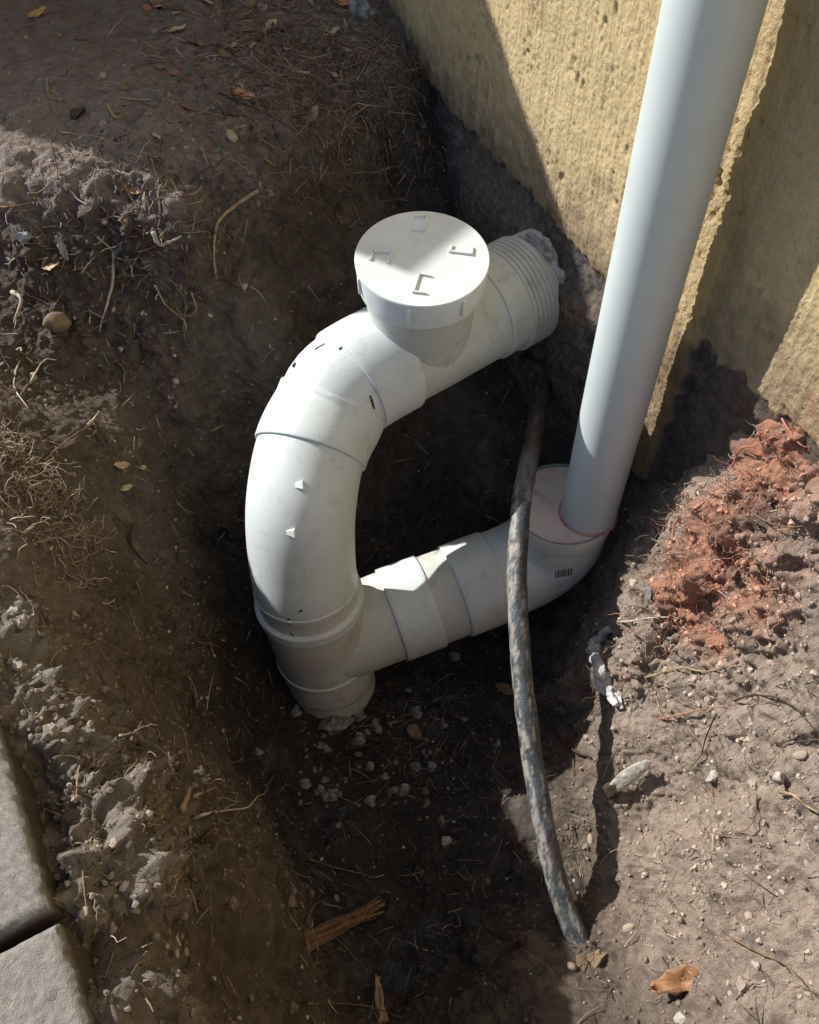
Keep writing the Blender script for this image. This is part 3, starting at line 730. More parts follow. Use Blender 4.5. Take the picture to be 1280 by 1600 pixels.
# ------------------------------------------------------------------ small things on the soil
inv = {}
def depth_px(p):
    c = CM.T @ (np.array(p) - [0, 0, CAMH]); return c[2]
M_st = {
 'tan': noise_mat('stone_tan', (.30, .24, .17), (.42, .35, .26), 60, .8, .4, 200, .001),
 'grey': noise_mat('stone_grey', (.11, .10, .09), (.34, .335, .32), 110, .9, .8, 260, .002),
 'blue': noise_mat('stone_bluegrey', (.15, .16, .165), (.30, .315, .32), 60, .85, .5, 200, .001),
 'white': noise_mat('stone_white', (.30, .26, .20), (.56, .53, .47), 110, .8, .8, 200, .002),
 'red': noise_mat('stone_red', (.28, .12, .07), (.36, .18, .11), 60, .75, .3, 200, .001),
 'brown': noise_mat('stone_brown', (.16, .11, .07), (.26, .19, .12), 60, .9, .6, 160, .0015),
 'dark': noise_mat('clod_dark', (.05, .035, .025), (.10, .075, .055), 120, .95, 1, 300, .003)}
def ico(sub):
    bm = bmesh.new(); bmesh.ops.create_icosphere(bm, subdivisions=sub, radius=1)
    V = np.array([v.co[:] for v in bm.verts]); F = np.array([[v.index for v in f.verts] for f in bm.faces]); bm.free(); return V, F
ICO3 = ico(3); ICO2 = ico(2); ICO1 = ico(1)
_ns = [0]
def stone(px, py, w_, h_, rot, kind, label=None, cat='stone', group=None, name='stone', rugged=.25, sink=.25, flat=.6):
    """w_, h_ are the long and short image sizes it should show"""
    p, n = hit(px, py)
    if p is None: return None
    _ns[0] += 1
    k = depth_px(p) / FPX; a, b = w_ * k / 2, h_ * k / 2
    V, F = (ICO3 if w_ > 16 else ICO2)
    q = V * (1 + rugged * noise(V + _ns[0] * 3.7, 1.3, 70)[:, None] + rugged * .45 * noise(V + _ns[0], 3.5, 71)[:, None])
    if rugged > .3:
        g_ = np.random.RandomState(_ns[0])
        for _ in range(11):
            u_ = g_.normal(size=3); u_ /= np.linalg.norm(u_); q = q - np.maximum(q @ u_ - g_.uniform(.45, .8), 0)[:, None] * u_
        sink = .42
    q = q * [a, b, min(a, b) * flat * 1.3]
    ca, sa = math.cos(math.radians(rot)), math.sin(math.radians(rot))
    xr = np.array(CM[:, 0]); nn = np.array(n); xr = xr - nn * (xr @ nn); xr /= np.linalg.norm(xr); yr = np.cross(nn, xr)
    X_ = xr * ca + yr * sa; Y_ = np.cross(nn, X_)
    W = q @ np.array([X_, Y_, nn]) + nn * min(a, b) * flat * (1 - sink * 2)
    me = mesh_np(name, W, F)
    if rugged > .3: sharp(me, 24)
    o = link(name, me, M_st[kind]); o.location = p
    if label: tag(o, label, cat, group)
    return o
for a_ in [
 (362, 214, 24, 15, -50, 'tan', 'oval tan pebble on the pit rim below the pink leaf'),
 (273, 116, 20, 14, 10, 'red', 'rounded red brown pebble on the shaded soil'),
 (38, 372, 34, 22, 15, 'blue', 'blue grey stone at the sunlit left edge'),
 (88, 502, 40, 34, 0, 'brown', 'round brown stone set in the left pit bank'),
 (490, 177, 24, 14, 70, 'tan', 'small tan oval stone among dry needles'),
 (404, 289, 18, 11, -20, 'white', 'small pale pebble on the dark slope under the needle litter'),
 (564, 20, 52, 60, 60, 'grey', 'big grey stone against the top of the house wall'),
 (411, 15, 24, 18, 0, 'grey', 'light grey stone at the top edge among dead leaves'),
 (392, 6, 26, 16, 20, 'brown', 'brown stone beside the light grey one at the top edge'),
 (249, 106, 16, 12, 0, 'brown', 'small brown stone left of the red brown pebble'),
 (195, 139, 15, 12, 0, 'brown', 'dull brown pebble alone on bare shaded soil'),
 (230, 15, 16, 15, 0, 'red', 'dark red pebble under the curled grey leaf'),
 (162, 120, 12, 13, 0, 'tan', 'tiny tan pebble on the smooth upper soil'),
 (1217, 1214, 26, 36, 10, 'white', 'white jagged stone near the right edge of the bank'),
 (1113, 1214, 28, 22, 30, 'white', 'cream stone casting a shadow on the sunny right bank'),
 (1252, 1180, 22, 14, 10, 'tan', 'pale yellow stone above the white jagged one'),
 (1182, 1508, 16, 22, 0, 'white', 'small white stone low on the right bank'),
 (1062, 1590, 34, 22, 10, 'white', 'cream stone at the bottom edge of the frame'),
 (924, 1312, 11, 18, 0, 'tan', 'little cream stone between the conduit and its shadow'),
 (1262, 1350, 12, 16, 0, 'white', 'whitish stone at the right edge below the jagged one'),
 (1013, 928, 16, 34, 0, 'grey', 'pale stone stuck at the lip of the red soil'),
 (893, 1512, 16, 14, 0, 'tan', 'tan pebble at the foot of the conduit'),
 (984, 1450, 22, 13, 10, 'tan', 'flat pebble right of the buried conduit end'),
 (1000, 545+0, 1, 1, 0, 'tan', None),
 (528, 1130, 66, 36, 0, 'grey', 'large flat grey rubble piece under the pipe stub'),
 (560, 1158, 30, 26, 0, 'grey', 'squarish grey stone below the flat rubble piece'),
 (401, 1175, 28, 20, 0, 'grey', 'grey stone alone left of the rubble on the pit floor'),
 (650, 1112, 30, 18, 0, 'grey', 'grey flat stone right of the pipe stub'),
 (708, 1025, 26, 18, 0, 'grey', 'grey stone in shade beneath the branch pipe'),
 (790, 1238, 20, 18, 0, 'white', 'white stone on the dark floor left of the conduit'),
 (697, 1314, 20, 20, 40, 'white', 'white chip in the middle of the pit floor'),
 (578, 1254, 34, 24, 0, 'grey', 'rough grey stone on the pit floor amid small rubble'),
 (602, 1213, 18, 14, 0, 'grey', 'small pale grey chip above the rough grey stone'),
 (275, 595, 12, 12, 0, 'tan', 'tiny tan stone on the brown pit slope'),
 (383, 447, 12, 12, 0, 'white', 'tiny white stone on the shaded slope'),
 (52, 590, 13, 17, 0, 'tan', 'small tan stone at the left roots')]:
    if a_[6]: stone(*a_[:6], a_[6], rugged=.35 if a_[5] in ('white', 'grey', 'blue') else .18)
stone(122, 178, 32, 28, 0, 'dark', 'dark round clod on the shaded upper soil', 'soil clod', name='soil_clod', rugged=.5)
stone(930, 1497, 44, 30, 20, 'brown', 'brown clod heaped over the buried conduit end', 'soil clod', name='soil_clod', rugged=.5, sink=.1)
stone(909, 1503, 30, 24, 120, 'brown', 'small brown clod left of the buried conduit end', 'soil clod', name='soil_clod', rugged=.5, sink=.1)
# rubble over the pit floor
r_ = random.Random(4)
KW = {'grey': 'grey', 'brown': 'brown', 'dark': 'blackish', 'tan': 'tan', 'white': 'whitish'}
MARKS = [('by the pipe stub', 520, 1110), ('under the branch pipe', 680, 1050), ('left of the conduit', 770, 1180), ('on the middle of the pit floor', 620, 1240), ('near the floor stick', 540, 1330),
 ('below the red clay', 1130, 1080), ('around the white jagged stone', 1210, 1200), ('near the split rock', 1000, 1250), ('under the cream stone', 1100, 1330), ('by the right edge', 1250, 1400), ('above the orange bark', 1090, 1450), ('below the orange bark', 1090, 1590), ('in the bottom right corner', 1240, 1560),
 ('beside the upper paver', 90, 1250), ('by the paver joint', 150, 1400), ('beside the lower paver', 200, 1520), ('near the torn root stub', 270, 1270), ('on the edge of the left face', 380, 1450), ('above the pavers', 80, 1120),
 ('in the top left corner', 80, 50), ('left of the dark clod', 50, 170), ('between clod and red pebble', 200, 120), ('by the pink leaf', 370, 150), ('under the needle litter', 480, 220), ('at the top edge', 330, 20), ('behind the golden leaf', 260, 250),
 ('on the sunlit rim', 100, 270), ('by the leaning stick', 180, 430), ('by the U shaped root', 270, 400), ('near the cream bark', 80, 430), ('on the slope under the rim', 150, 530), ('near the thick tan root', 320, 480)]
def scatter_stones(n, box, kinds, smin, smax, label, group, ok=lambda x, y: True):
    c = 0
    while c < n:
        x, y = r_.uniform(box[0], box[2]), r_.uniform(box[1], box[3])
        if not ok(x, y): continue
        c += 1; s_ = smin + (smax - smin) * r_.random() ** 2.5
        kd = r_.choice(kinds); mk = min(MARKS, key=lambda m: (m[1] - x) ** 2 + (m[2] - y) ** 2)[0]
        sz = 'tiny' if s_ < smin + (smax - smin) * .12 else 'small' if s_ < smin + (smax - smin) * .4 else 'larger'
        stone(x, y, s_, s_ * r_.uniform(.6, .95), r_.uniform(0, 180), kd, sz + ' ' + KW[kd] + ' ' + label + ' ' + mk, 'stone', group, rugged=.35)
scatter_stones(50, (450, 1085, 700, 1260), ['grey', 'grey', 'grey', 'brown'], 9, 34, 'rubble stone', 'rubble on the pit floor')
scatter_stones(60, (430, 1060, 780, 1420), ['grey', 'grey', 'brown', 'dark'], 6, 22, 'rubble stone', 'rubble on the pit floor')
scatter_stones(34, (940, 1060, 1279, 1599), ['tan', 'white', 'brown', 'tan'], 5, 15, 'pebble loose on the sunny bank', 'pebbles on the right bank', lambda x, y: x > 1000 or y > 1500)
scatter_stones(36, (0, 1080, 420, 1599), ['tan', 'brown', 'grey'], 5, 15, 'pebble in the crumbly left bank', 'pebbles in the left bank', lambda x, y: x > 130 + (y - 1160) * .3 and x < 230 + (y - 1160) * .5)
scatter_stones(30, (0, 20, 600, 320), ['brown', 'tan', 'dark', 'grey'], 5, 13, 'pebble on the upper ground', 'pebbles on the upper ground')
scatter_stones(22, (30, 230, 330, 560), ['tan', 'brown', 'white'], 5, 14, 'pebble on the left pit rim', 'pebbles on the left rim')

# mortar patches where the drain enters the footing
M_mort = noise_mat('mortar', (.20, .185, .17), (.52, .52, .50), 60, .92, 1, 260, .002)
def cluster(name, pts, r_lo, r_hi, n, seed, material, parent, spread):
    g = np.random.default_rng(seed); V0, F0 = ico(3); Vs, Fs = [], []
    pts = np.array(pts)
    for i in range(n):
        c = pts[g.integers(0, len(pts))] + g.normal(size=3) * spread; r = r_lo + (r_hi - r_lo) * g.random() ** 2
        q = V0 * (1 + .7 * fbm(V0 + i * 3.1, 1.6, 4, 84, .7)[:, None]) * r * g.uniform(.6, 1.2, 3)
        Fs.append(F0 + len(V0) * i); Vs.append(q + c)
    return link(name, mesh_np(name, np.concatenate(Vs), np.concatenate(Fs)), material, parent)
def lump(name, c, rad3, seed, material, parent=None, sub=4, amp=.35):
    V, F = ico(sub); q = V * (1 + amp * fbm(V + seed, 1.9, 5, 80, .65)[:, None] * 1.8) * rad3
    U3 = np.array([[WU[0], WU[1], 0], [WN[0], WN[1], 0], [0, 0, 1]])
    return link(name, mesh_np(name, q @ U3 + np.array(c), F), material, parent)
colc = P0 - rd * .02
side_ = np.cross(rd, [0, 0, 1.0]); side_ /= np.linalg.norm(side_); upv = np.cross(side_, rd)
if side_[0] < 0: side_ = -side_
ring_ = [P0 - rd * (.012 + .012 * (1 - an / 120)) + (side_ * math.cos(math.radians(an)) + upv * math.sin(math.radians(an))) * (.084 + .004 * math.sin(an)) for an in range(-25, 112, 5)]
def welt(name, pts, rw, seed, material, parent, amp=.8, flat=.5, vdir=None, seg_=26):
    pc, _ = resample(catmull(pts, 8), .0018); aa_ = np.linspace(0, 2 * np.pi, seg_, endpoint=False)
    Qc = np.stack([np.repeat(np.arange(len(pc)) * .0018, seg_), np.tile(np.cos(aa_) * rw, len(pc)), np.tile(np.sin(aa_) * rw, len(pc))], 1) + seed
    en = np.sin(np.linspace(.2, 2.94, len(pc))) ** .4
    r_a = rw * (1 + amp * fbm(Qc, .55 / rw, 5, 66, .72).reshape(-1, seg_) * 1.6) * en[:, None] * (1 + .5 * noise(np.stack([np.arange(len(pc)) * .0018, pc[:, 0] * 0, pc[:, 0] * 0], 1) + seed, .3 / rw, 68))[:, None]
    V, F = sweep(pc, np.maximum(r_a, rw * .1), seg_)
    if vdir is not None:
        c_ = np.repeat(pc, seg_, 0); dv = V - c_; V = c_ + dv - (1 - flat) * (dv @ vdir)[:, None] * vdir
    return link(name, mesh_np(name, V, F), material, parent)
welt('mortar_patch', ring_[4:], .0085, 3.0, M_mort, hw, .9, .6, rd)
welt('mortar_patch', [q + upv * .006 for q in ring_[15:25]], .011, 7.0, M_mort, hw, 1.0, .5, rd)
M_pack = noise_mat('packed_earth', (.06, .048, .04), (.16, .125, .10), 40, .95, 1, 260, .006)
# backing earth packed round the collar
for k_, (px, py, d_, a_) in enumerate([(850, 520, 1.40, .05), (880, 560, 1.43, .055), (842, 565, 1.45, .04), (905, 600, 1.44, .045), (790, 350, 1.47, .05), (868, 470, 1.41, .04)]):
    lump('earth_packing', at(px, py, d_), (a_, a_ * .7, a_ * .8), 30 + k_ * 7.0, M_pack, hw, amp=.5, sub=5)

# ---- leaves
def leaf(px, py, ln, wd, rot, curl, material, label, name='dead_leaf', lift=.004, fold=.25, cat='leaf', group=None, raw=False):
    p, n = hit(px, py)
    if p is None: return
    k = depth_px(p) / FPX; a, b = ln * k, wd * k; _ns[0] += 1
    V = []; nx, ny = 12, 6
    for i in range(nx + 1):
        u = i / nx; w_ = b / 2 * math.sin(math.pi * min(1, u * .93 + .04)) ** .7 * (1 + .18 * math.sin(u * 23 + _ns[0]))
        for j in range(ny + 1):
            v = (j / ny - .5) * 2
            z = fold * abs(v) * w_ + curl * a * ((u - .5) ** 2 * 1.6) + .04 * a * math.sin(u * 9 + v * 3 + _ns[0])
            V.append([(u - .5) * a, v * w_, z])
    V = np.array(V); V[:, 2] += (.10 * a if curl == .12 else .03 * a) * noise(V + _ns[0], 2.2 / a, 88) + (.05 * a if curl == .12 else 0) * noise(V, 6 / a, 89); nn = np.array(n)
    nn = nn * .6 + np.array([0, 0, .4]); nn /= np.linalg.norm(nn)
    xr = np.array(CM[:, 0]); xr = xr - nn * (xr @ nn); xr /= np.linalg.norm(xr); yr = np.cross(nn, xr)
    ca, sa = math.cos(math.radians(rot)), math.sin(math.radians(rot)); X_ = xr * ca + yr * sa; Y_ = np.cross(nn, X_)
    W = V @ np.array([X_, Y_, nn]) + nn * lift
    F = [(i * (ny + 1) + j, (i + 1) * (ny + 1) + j, (i + 1) * (ny + 1) + j + 1, i * (ny + 1) + j + 1) for i in range(nx) for j in range(ny)]
    me = mesh_np(name, W, F); o = link(name, me, material); o.location = p
    so_ = o.modifiers.new('thick', 'SOLIDIFY'); so_.thickness = .0006
    if label: tag(o, label, cat, group)
    return o
ML = {k: noise_mat('leaf_' + k, a, b, 70, .7, .4, 200, .001, (1, 3, 1)) for k, a, b in [
    ('pink', (.42, .24, .19), (.56, .36, .28)), ('gold', (.38, .22, .07), (.5, .32, .14)), ('brown', (.16, .09, .05), (.28, .17, .10)),
    ('grey', (.27, .22, .19), (.40, .34, .30)), ('orange', (.20, .10, .05), (.42, .22, .11)), ('tan', (.38, .28, .16), (.52, .41, .26)), ('dark', (.05, .035, .03), (.12, .08, .06))]}
for a_ in [
 (379, 152, 46, 30, -62, .1, 'pink', 'pale pink dead leaf standing out on the shaded soil'),
 (209, 298, 36, 16, -25, .2, 'gold', 'golden brown leaf lying at the edge of the sunlit soil'),
 (246, 13, 44, 14, -48, .3, 'grey', 'long curled grey leaf at the top edge'),
 (60, 24, 34, 16, 25, .1, 'gold', 'dull yellow leaf in the top corner'),
 (540, 9, 44, 30, -20, .1, 'gold', 'yellow brown leaf resting by the big grey stone'),
 (450, 16, 26, 12, 45, .3, 'brown', 'curled russet leaf beside the light grey stone'),
 (424, 42, 26, 14, 50, .3, 'tan', 'pale folded leaf among the upper needles'),
 (278, 50, 32, 14, 35, .3, 'tan', 'tan curled leaf left of the needle litter'),
 (312, 72, 34, 18, -25, .1, 'brown', 'brown flat leaf under dry needles'),
 (363, 178, 30, 16, -60, .2, 'dark', 'dark leaf tucked under the pink one'),
 (395, 215, 40, 13, -80, .2, 'dark', 'black wet leaf below the pink one'),
 (245, 216, 22, 8, -45, .1, 'tan', 'narrow tan leaf scrap on the upper soil'),
 (248, 247, 26, 9, 10, .2, 'brown', 'brown curled scrap near the rim of the pit'),
 (485, 378, 1, 1, 0, 0, 'pink', None),
 (480, 190, 26, 12, 10, .2, 'brown', 'dull red leaf near the tan oval stone'),
 (195, 762, 22, 9, 20, .1, 'tan', 'pale leaf scrap on the brown pit slope'),
 (222, 733, 12, 8, 50, .1, 'tan', 'tiny pale scrap right of the slope leaf'),
 (188, 730, 26, 14, 40, .2, 'tan', 'crumpled tan leaf bit on the pit slope'),
 (82, 418, 26, 36, 20, .2, 'tan', 'cream bark scrap standing in the left rim'),
 (98, 388, 40, 11, -70, .1, 'grey', 'long grey bark strip in the left rim'),
 (1062, 1534, 104, 34, 12, .12, 'orange', 'orange brown curled bark piece low on the right bank'),
 (790, 1078, 34, 16, -30, .2, 'brown', 'reddish leaf in the shade behind the conduit'),
 (560, 1180, 12, 8, 0, .1, 'brown', 'small brown scrap by the squarish grey stone'),
 (352, 88, 30, 11, -45, .2, 'brown', 'slender brown leaf in the needle litter'),
 (520, 55, 30, 12, 20, .2, 'tan', 'tan leaf in the litter near the wall')]:
    if a_[7]: leaf(*a_[:6], ML[a_[6]], a_[7], name='bark_piece' if 'bark' in a_[7] else 'dead_leaf', cat='bark' if 'bark' in a_[7] else 'leaf', lift=.012 if a_[6] == 'orange' else .004)
r2 = random.Random(9)
for i in range(46):
    x, y = r2.gauss(450, 90), abs(r2.gauss(60, 60))
    if x > 600 + y * .25: continue
    kd = r2.choice(['brown', 'grey', 'dark', 'tan', 'brown']); ln_ = r2.uniform(14, 32); mk = min([('at the top edge', 450, 0), ('beside the big grey stone', 540, 40), ('above the pink leaf', 380, 100), ('right of the pink leaf', 440, 150), ('in the thick litter', 480, 80), ('near the wall foot', 580, 110), ('on the bare upper soil', 300, 60), ('by the tan oval stone', 500, 180)], key=lambda m: (m[1] - x) ** 2 + (m[2] - y) ** 2)[0]
    leaf(x, y, ln_, r2.uniform(4, 9), r2.uniform(0, 180), r2.uniform(0, .3), ML[kd], ('long ' if ln_ > 25 else 'short ' if ln_ < 19 else '') + 'narrow ' + {'dark': 'blackish'}.get(kd, kd) + ' leaf scrap ' + mk, group='dry leaf scraps in the litter')

# ---- roots and sticks, each a tapered tube
MR = {k: noise_mat('root_' + k, a, b, 120, .8, .5, 300, .001) for k, a, b in [
    ('pale', (.42, .34, .26), (.58, .49, .39)), ('tan', (.28, .19, .11), (.42, .30, .19)), ('brown', (.12, .07, .045), (.24, .15, .09)),
    ('dark', (.035, .025, .02), (.09, .06, .045)), ('red', (.34, .13, .08), (.50, .24, .16)), ('red2', (.18, .09, .05), (.30, .17, .10)), ('white', (.55, .50, .42), (.68, .63, .55))]}
def root(pts, wpx, material, label, name='root', cat='root', lift=.004, taper=.35, group=None, lifts=None, parent=None):
    W = []
    for i, (x, y) in enumerate(pts):
        p, n = hit(x, y)
        if p is None: return
        lf = lifts[i] if lifts else lift
        v = (Vector((0, 0, CAMH)) - p).normalized()
        W.append(np.array(p + v * lf * .6 + n * lf * .6))
    k = depth_px(W[0]) / FPX
    pth = catmull(W, 6) if len(W) > 2 else np.linspace(W[0], W[1], 8)
    _ns[0] += 1; pth = pth + .0010 * np.stack([noise(pth + _ns[0] + 9 * i, 90, 60) for i in range(3)], 1)
    n_ = len(pth); t = np.linspace(0, 1, n_)
    rad_ = wpx * k / 2 * (1 - (1 - taper) * t) * (1 + .25 * noise(pth + _ns[0], 160, 77))
    c0 = pth[0].copy()
    V, F = sweep(pth - c0, rad_, 7); me = mesh_np(name, V, F); o = link(name, me, material, parent)
    o.location = c0
    if label: tag(o, label, cat, group)
    return o
for pts, w_, mk, lab, nm in [
 ([(403,300),(370,320),(340,350),(333,390),(334,437)], 7, 'tan', 'thick tan root curving down the far slope', 'root'),
 ([(240,360),(248,378),(264,381),(282,368)], 8, 'pale', 'short pale U shaped root end on the rim', 'root'),
 ([(180,395),(174,440),(166,480),(156,518)], 6, 'pale', 'pale straight stick leaning down the left slope', 'stick'),
 ([(338,146),(380,162),(412,176),(441,193)], 5, 'dark', 'dark twig lying across beside the pink leaf', 'twig'),
 ([(300,1276),(325,1268),(348,1272),(362,1266),(385,1262),(402,1248),(411,1242),(417,1230)], 5, 'pale', 'pale kinked root reaching out over the dark pit', 'root'),
 ([(284,1268),(290,1250),(297,1232)], 12, 'tan', 'short torn root stub on the left bank edge', 'root'),
 ([(303,1250),(315,1240),(334,1230)], 6, 'tan', 'small arched root right of the torn stub', 'root'),
 ([(206,1158),(216,1145),(230,1136),(243,1135)], 5, 'white', 'thin white forked rootlet over the left face', 'root'),
 ([(188,1155),(205,1143),(222,1130)], 4, 'white', 'upper thin white rootlet on the left face', 'root'),
 ([(67,722),(90,702),(120,680),(140,662),(153,647)], 4, 'brown', 'slim twig on the slope with a pale broken tip', 'twig'),
 ([(137,666),(146,655),(154,645)], 5, 'pale', 'pale broken tip of root on the slope', 'root'),
 ([(40,930),(75,945),(85,990)], 3, 'brown', 'brown rootlet trailing on the left bank', 'root'),
 ([(276,1480),(272,1470),(281,1454)], 5, 'pale', 'stubby pale root peg in the left face', 'root'),
 ([(480,1344),(520,1354),(560,1364),(592,1375)], 4, 'brown', 'straight brown stick on the pit floor', 'stick'),
 ([(555,1350),(580,1386),(600,1400)], 2, 'brown', 'thin curved rootlet by the straight floor stick', 'root'),
 ([(838,1095),(855,1120),(875,1155),(900,1172),(926,1183)], 7, 'dark', 'dark root sagging behind the conduit into the sunny bank', 'root'),
 ([(480,1565),(530,1568),(580,1578),(630,1592)], 4, 'brown', 'long thin root along the bottom of the pit', 'root'),
 ([(500,1456),(525,1470),(550,1495),(575,1518)], 3, 'brown', 'fine root crossing the torn wood bundle', 'root'),
 ([(1150,1095),(1180,1085),(1230,1092),(1279,1140)], 4, 'dark', 'dark thin root running to the right edge', 'root'),
 ([(1279,1156),(1262,1146),(1240,1158),(1215,1160)], 6, 'dark', 'short black root at the right edge', 'root'),
 ([(1222,1238),(1245,1246),(1262,1256),(1279,1268)], 6, 'tan', 'tan root below the white jagged stone', 'root'),
 ([(1030,1125),(1075,1112),(1110,1108),(1138,1106)], 3, 'red', 'fine reddish root across the upper right bank', 'root'),
 ([(1124,1118),(1108,1150),(1098,1180),(1080,1200)], 3, 'dark', 'fine dark hooked root on the right bank', 'root'),
 ([(1184,1244),(1178,1275),(1160,1300),(1110,1310)], 3, 'brown', 'thin brown root below the cream stone', 'root'),
 ([(1140,1462),(1190,1490),(1230,1505),(1275,1555)], 4, 'brown', 'long brown root low on the right bank', 'root'),
 ([(1150,1560),(1175,1545),(1190,1540)], 3, 'dark', 'short dark rootlet right of the orange bark', 'root'),
 ([(899,1284),(897,1310),(893,1348)], 3, 'dark', 'upright dark rootlet between conduit and its shadow', 'root'),
 ([(960,972),(985,968),(1010,966),(1046,962)], 4, 'pale', 'pale root lying along the lip under the red soil', 'root'),
 ([(1010,1058),(1060,1045),(1105,1045),(1160,1038)], 4, 'tan', 'tan root crossing the bank below the red soil', 'root'),
 ([(1050,850),(1060,815),(1090,795),(1110,780),(1135,765)], 4, 'red', 'red stained root rising along the clay rim', 'root'),
 ([(1145,730),(1160,700),(1190,690),(1240,665)], 4, 'red', 'red stained root at the wall foot', 'root'),
 ([(1210,630),(1230,660),(1250,690),(1279,695)], 4, 'red', 'upper red rootlet hanging in front of the wall', 'root'),
 ([(1175,800),(1200,818),(1240,820),(1275,810)], 3, 'brown', 'brown root in the dark clay on the right', 'root'),
 ([(1180,870),(1190,900),(1215,950)], 3, 'brown', 'thin root dropping through the red patch', 'root'),
 ([(270,440),(290,470),(288,515),(296,560)], 4, 'brown', 'brown root hanging on the far slope', 'root'),
 ([(244,445),(262,475),(285,500),(290,525)], 3, 'tan', 'tan thread root on the upper slope', 'root'),
 ([(300,455),(306,480),(296,495)], 4, 'tan', 'small crooked tan root on the slope', 'root'),
 ([(20,455),(35,470),(22,505)], 8, 'pale', 'thick pale root stub at the left edge', 'root'),
 ([(0,575),(30,545),(20,600),(45,640)], 4, 'pale', 'pale looping root at the left edge', 'root'),
 ([(45,597),(70,565),(88,560)], 3, 'pale', 'forked pale rootlet on the left slope', 'root'),
 ([(205,820),(203,850),(215,870),(228,885)], 7, 'dark', 'dark root sunk in a crack of the left slope', 'root'),
 ([(425,190),(440,230),(470,260)], 3, 'dark', 'dark rootlet under the dry needles', 'root'),
 ([(80,230),(88,260),(90,290)], 3, 'dark', 'thin dark twig on the sunlit soil', 'twig'),
 ([(45,305),(65,300),(80,285)], 5, 'brown', 'brown twig on the sunlit left soil', 'twig'),
 ([(0,325),(20,322),(48,318)], 5, 'brown', 'short brown root at the left edge of the sunlit soil', 'root'),
 ([(150,370),(175,390),(200,400)], 4, 'pale', 'pale rootlet over the left rim', 'root'),
 ([(250,300),(252,335),(248,355)], 3, 'pale', 'vertical pale thread on the sunlit rim', 'root'),
 ([(185,405),(210,412),(225,418)], 3, 'tan', 'tan twig behind the leaning stick', 'twig'),
 ([(170,168),(180,185),(195,185)], 4, 'tan', 'tan hooked twig on shaded soil', 'twig'),
 ([(178,210),(190,225),(197,238)], 3, 'brown', 'short brown twig on shaded soil', 'twig'),
 ([(75,125),(78,150),(92,158)], 3, 'tan', 'slender tan twig on the upper soil', 'twig')]:
    root(pts, w_, MR[mk], lab, nm, nm, .006)
# white tipped white knuckle on the kinked root
# torn bundle of wood: splinters as parts
tw = hit(540, 1455)[0]; tb_ = empty('torn_wood', tuple(tw)); tag(tb_, 'torn bundle of brown splintered wood on the pit floor', 'wood')
rs = random.Random(12)
def sub_root(parent, pts, wpx, material, lifts, name='splinter'):
    W = []
    for (x, y), lf in zip(pts, lifts):
        p, n = hit(x, y); v = (Vector((0, 0, CAMH)) - p).normalized(); W.append(np.array(p + v * lf))
    k = depth_px(W[0]) / FPX; pth = catmull(W, 5) if len(W) > 2 else np.linspace(W[0], W[1], 6)
    V, F = sweep(pth, wpx * k / 2 * np.linspace(1, .45, len(pth)) * (1 + .3 * noise(pth, 200, 5)), 6)
    return link(name, mesh_np(name, V, F, False), material, parent)
for i in range(15):
    o_ = rs.uniform(-12, 14)
    sub_root(tb_, [(478, 1472 + o_), (520 + rs.uniform(-10, 10), 1450 + o_ * .9), (560 + rs.uniform(-8, 12), 1432 + o_ * .7), (596 + rs.uniform(-18, 6), 1418 + o_ * .9 + rs.uniform(-8, 10))], rs.uniform(5, 11), MR['brown' if i % 4 else 'red2'], [.006, .018 + rs.uniform(0, .012), .024 + rs.uniform(0, .012), .03])
tw = hit(595, 1560)[0]; tb2 = empty('wood_splinters', tuple(tw)); tag(tb2, 'upright tan wood splinter near the bottom of the pit', 'wood')
for i in range(6):
    sub_root(tb2, [(590 + rs.uniform(-4, 16), 1596), (590 + rs.uniform(-3, 8), 1560), (588 + rs.uniform(-3, 6), 1520 + rs.uniform(0, 14))], rs.uniform(4, 7), MR['tan'], [.003, .01, .022])
# split pale rock with a dark end
rk = empty('pale_rock', tuple(hit(985, 1215)[0])); tag(rk, 'long pale split rock with a dark end jutting over the conduit shadow', 'rock')
def rock_part(name, px0, px1, wid, material, seed, lift):
    a_ = np.array(hit(*px0)[0]); b_ = np.array(hit(*px1)[0]); v = np.array([0, 0, CAMH]) - a_; v /= np.linalg.norm(v)
    a_, b_ = a_ + v * lift[0], b_ + v * lift[1]
    d_ = b_ - a_; ln = np.linalg.norm(d_); d_ /= ln; s_ = np.cross(v, d_); s_ /= np.linalg.norm(s_); v2 = np.cross(d_, s_)
    k = depth_px(a_) / FPX; g = np.random.default_rng(int(seed)); bm = bmesh.new()
    for _ in range(34):
        q = g.normal(size=3); q /= np.linalg.norm(q); q = np.sign(q) * np.abs(q) ** .8 * g.uniform(.85, 1.05)
        q = q * [ln / 2 * 1.05, wid * k / 2 * (1.05 - .3 * q[0]), wid * k * .17]
        bm.verts.new(q @ np.array([d_, s_ * .9 + v2 * .3, v2]) + (a_ + b_) / 2)
    bmesh.ops.convex_hull(bm, input=bm.verts[:]); bmesh.ops.delete(bm, geom=[v for v in bm.verts if not v.link_faces], context='VERTS')
    bmesh.ops.bevel(bm, geom=bm.edges[:], offset=.0007, segments=1, affect='EDGES')
    me = bpy.data.meshes.new(name); bm.to_mesh(me); bm.free()
    return link(name, me, material, rk)
rock_part('pale_body', (955, 1234), (1018, 1188), 27, M_st['white'], 3., (.018, .024))
rock_part('dark_end', (944, 1243), (966, 1226), 30, M_st['dark'], 8., (.015, .018))
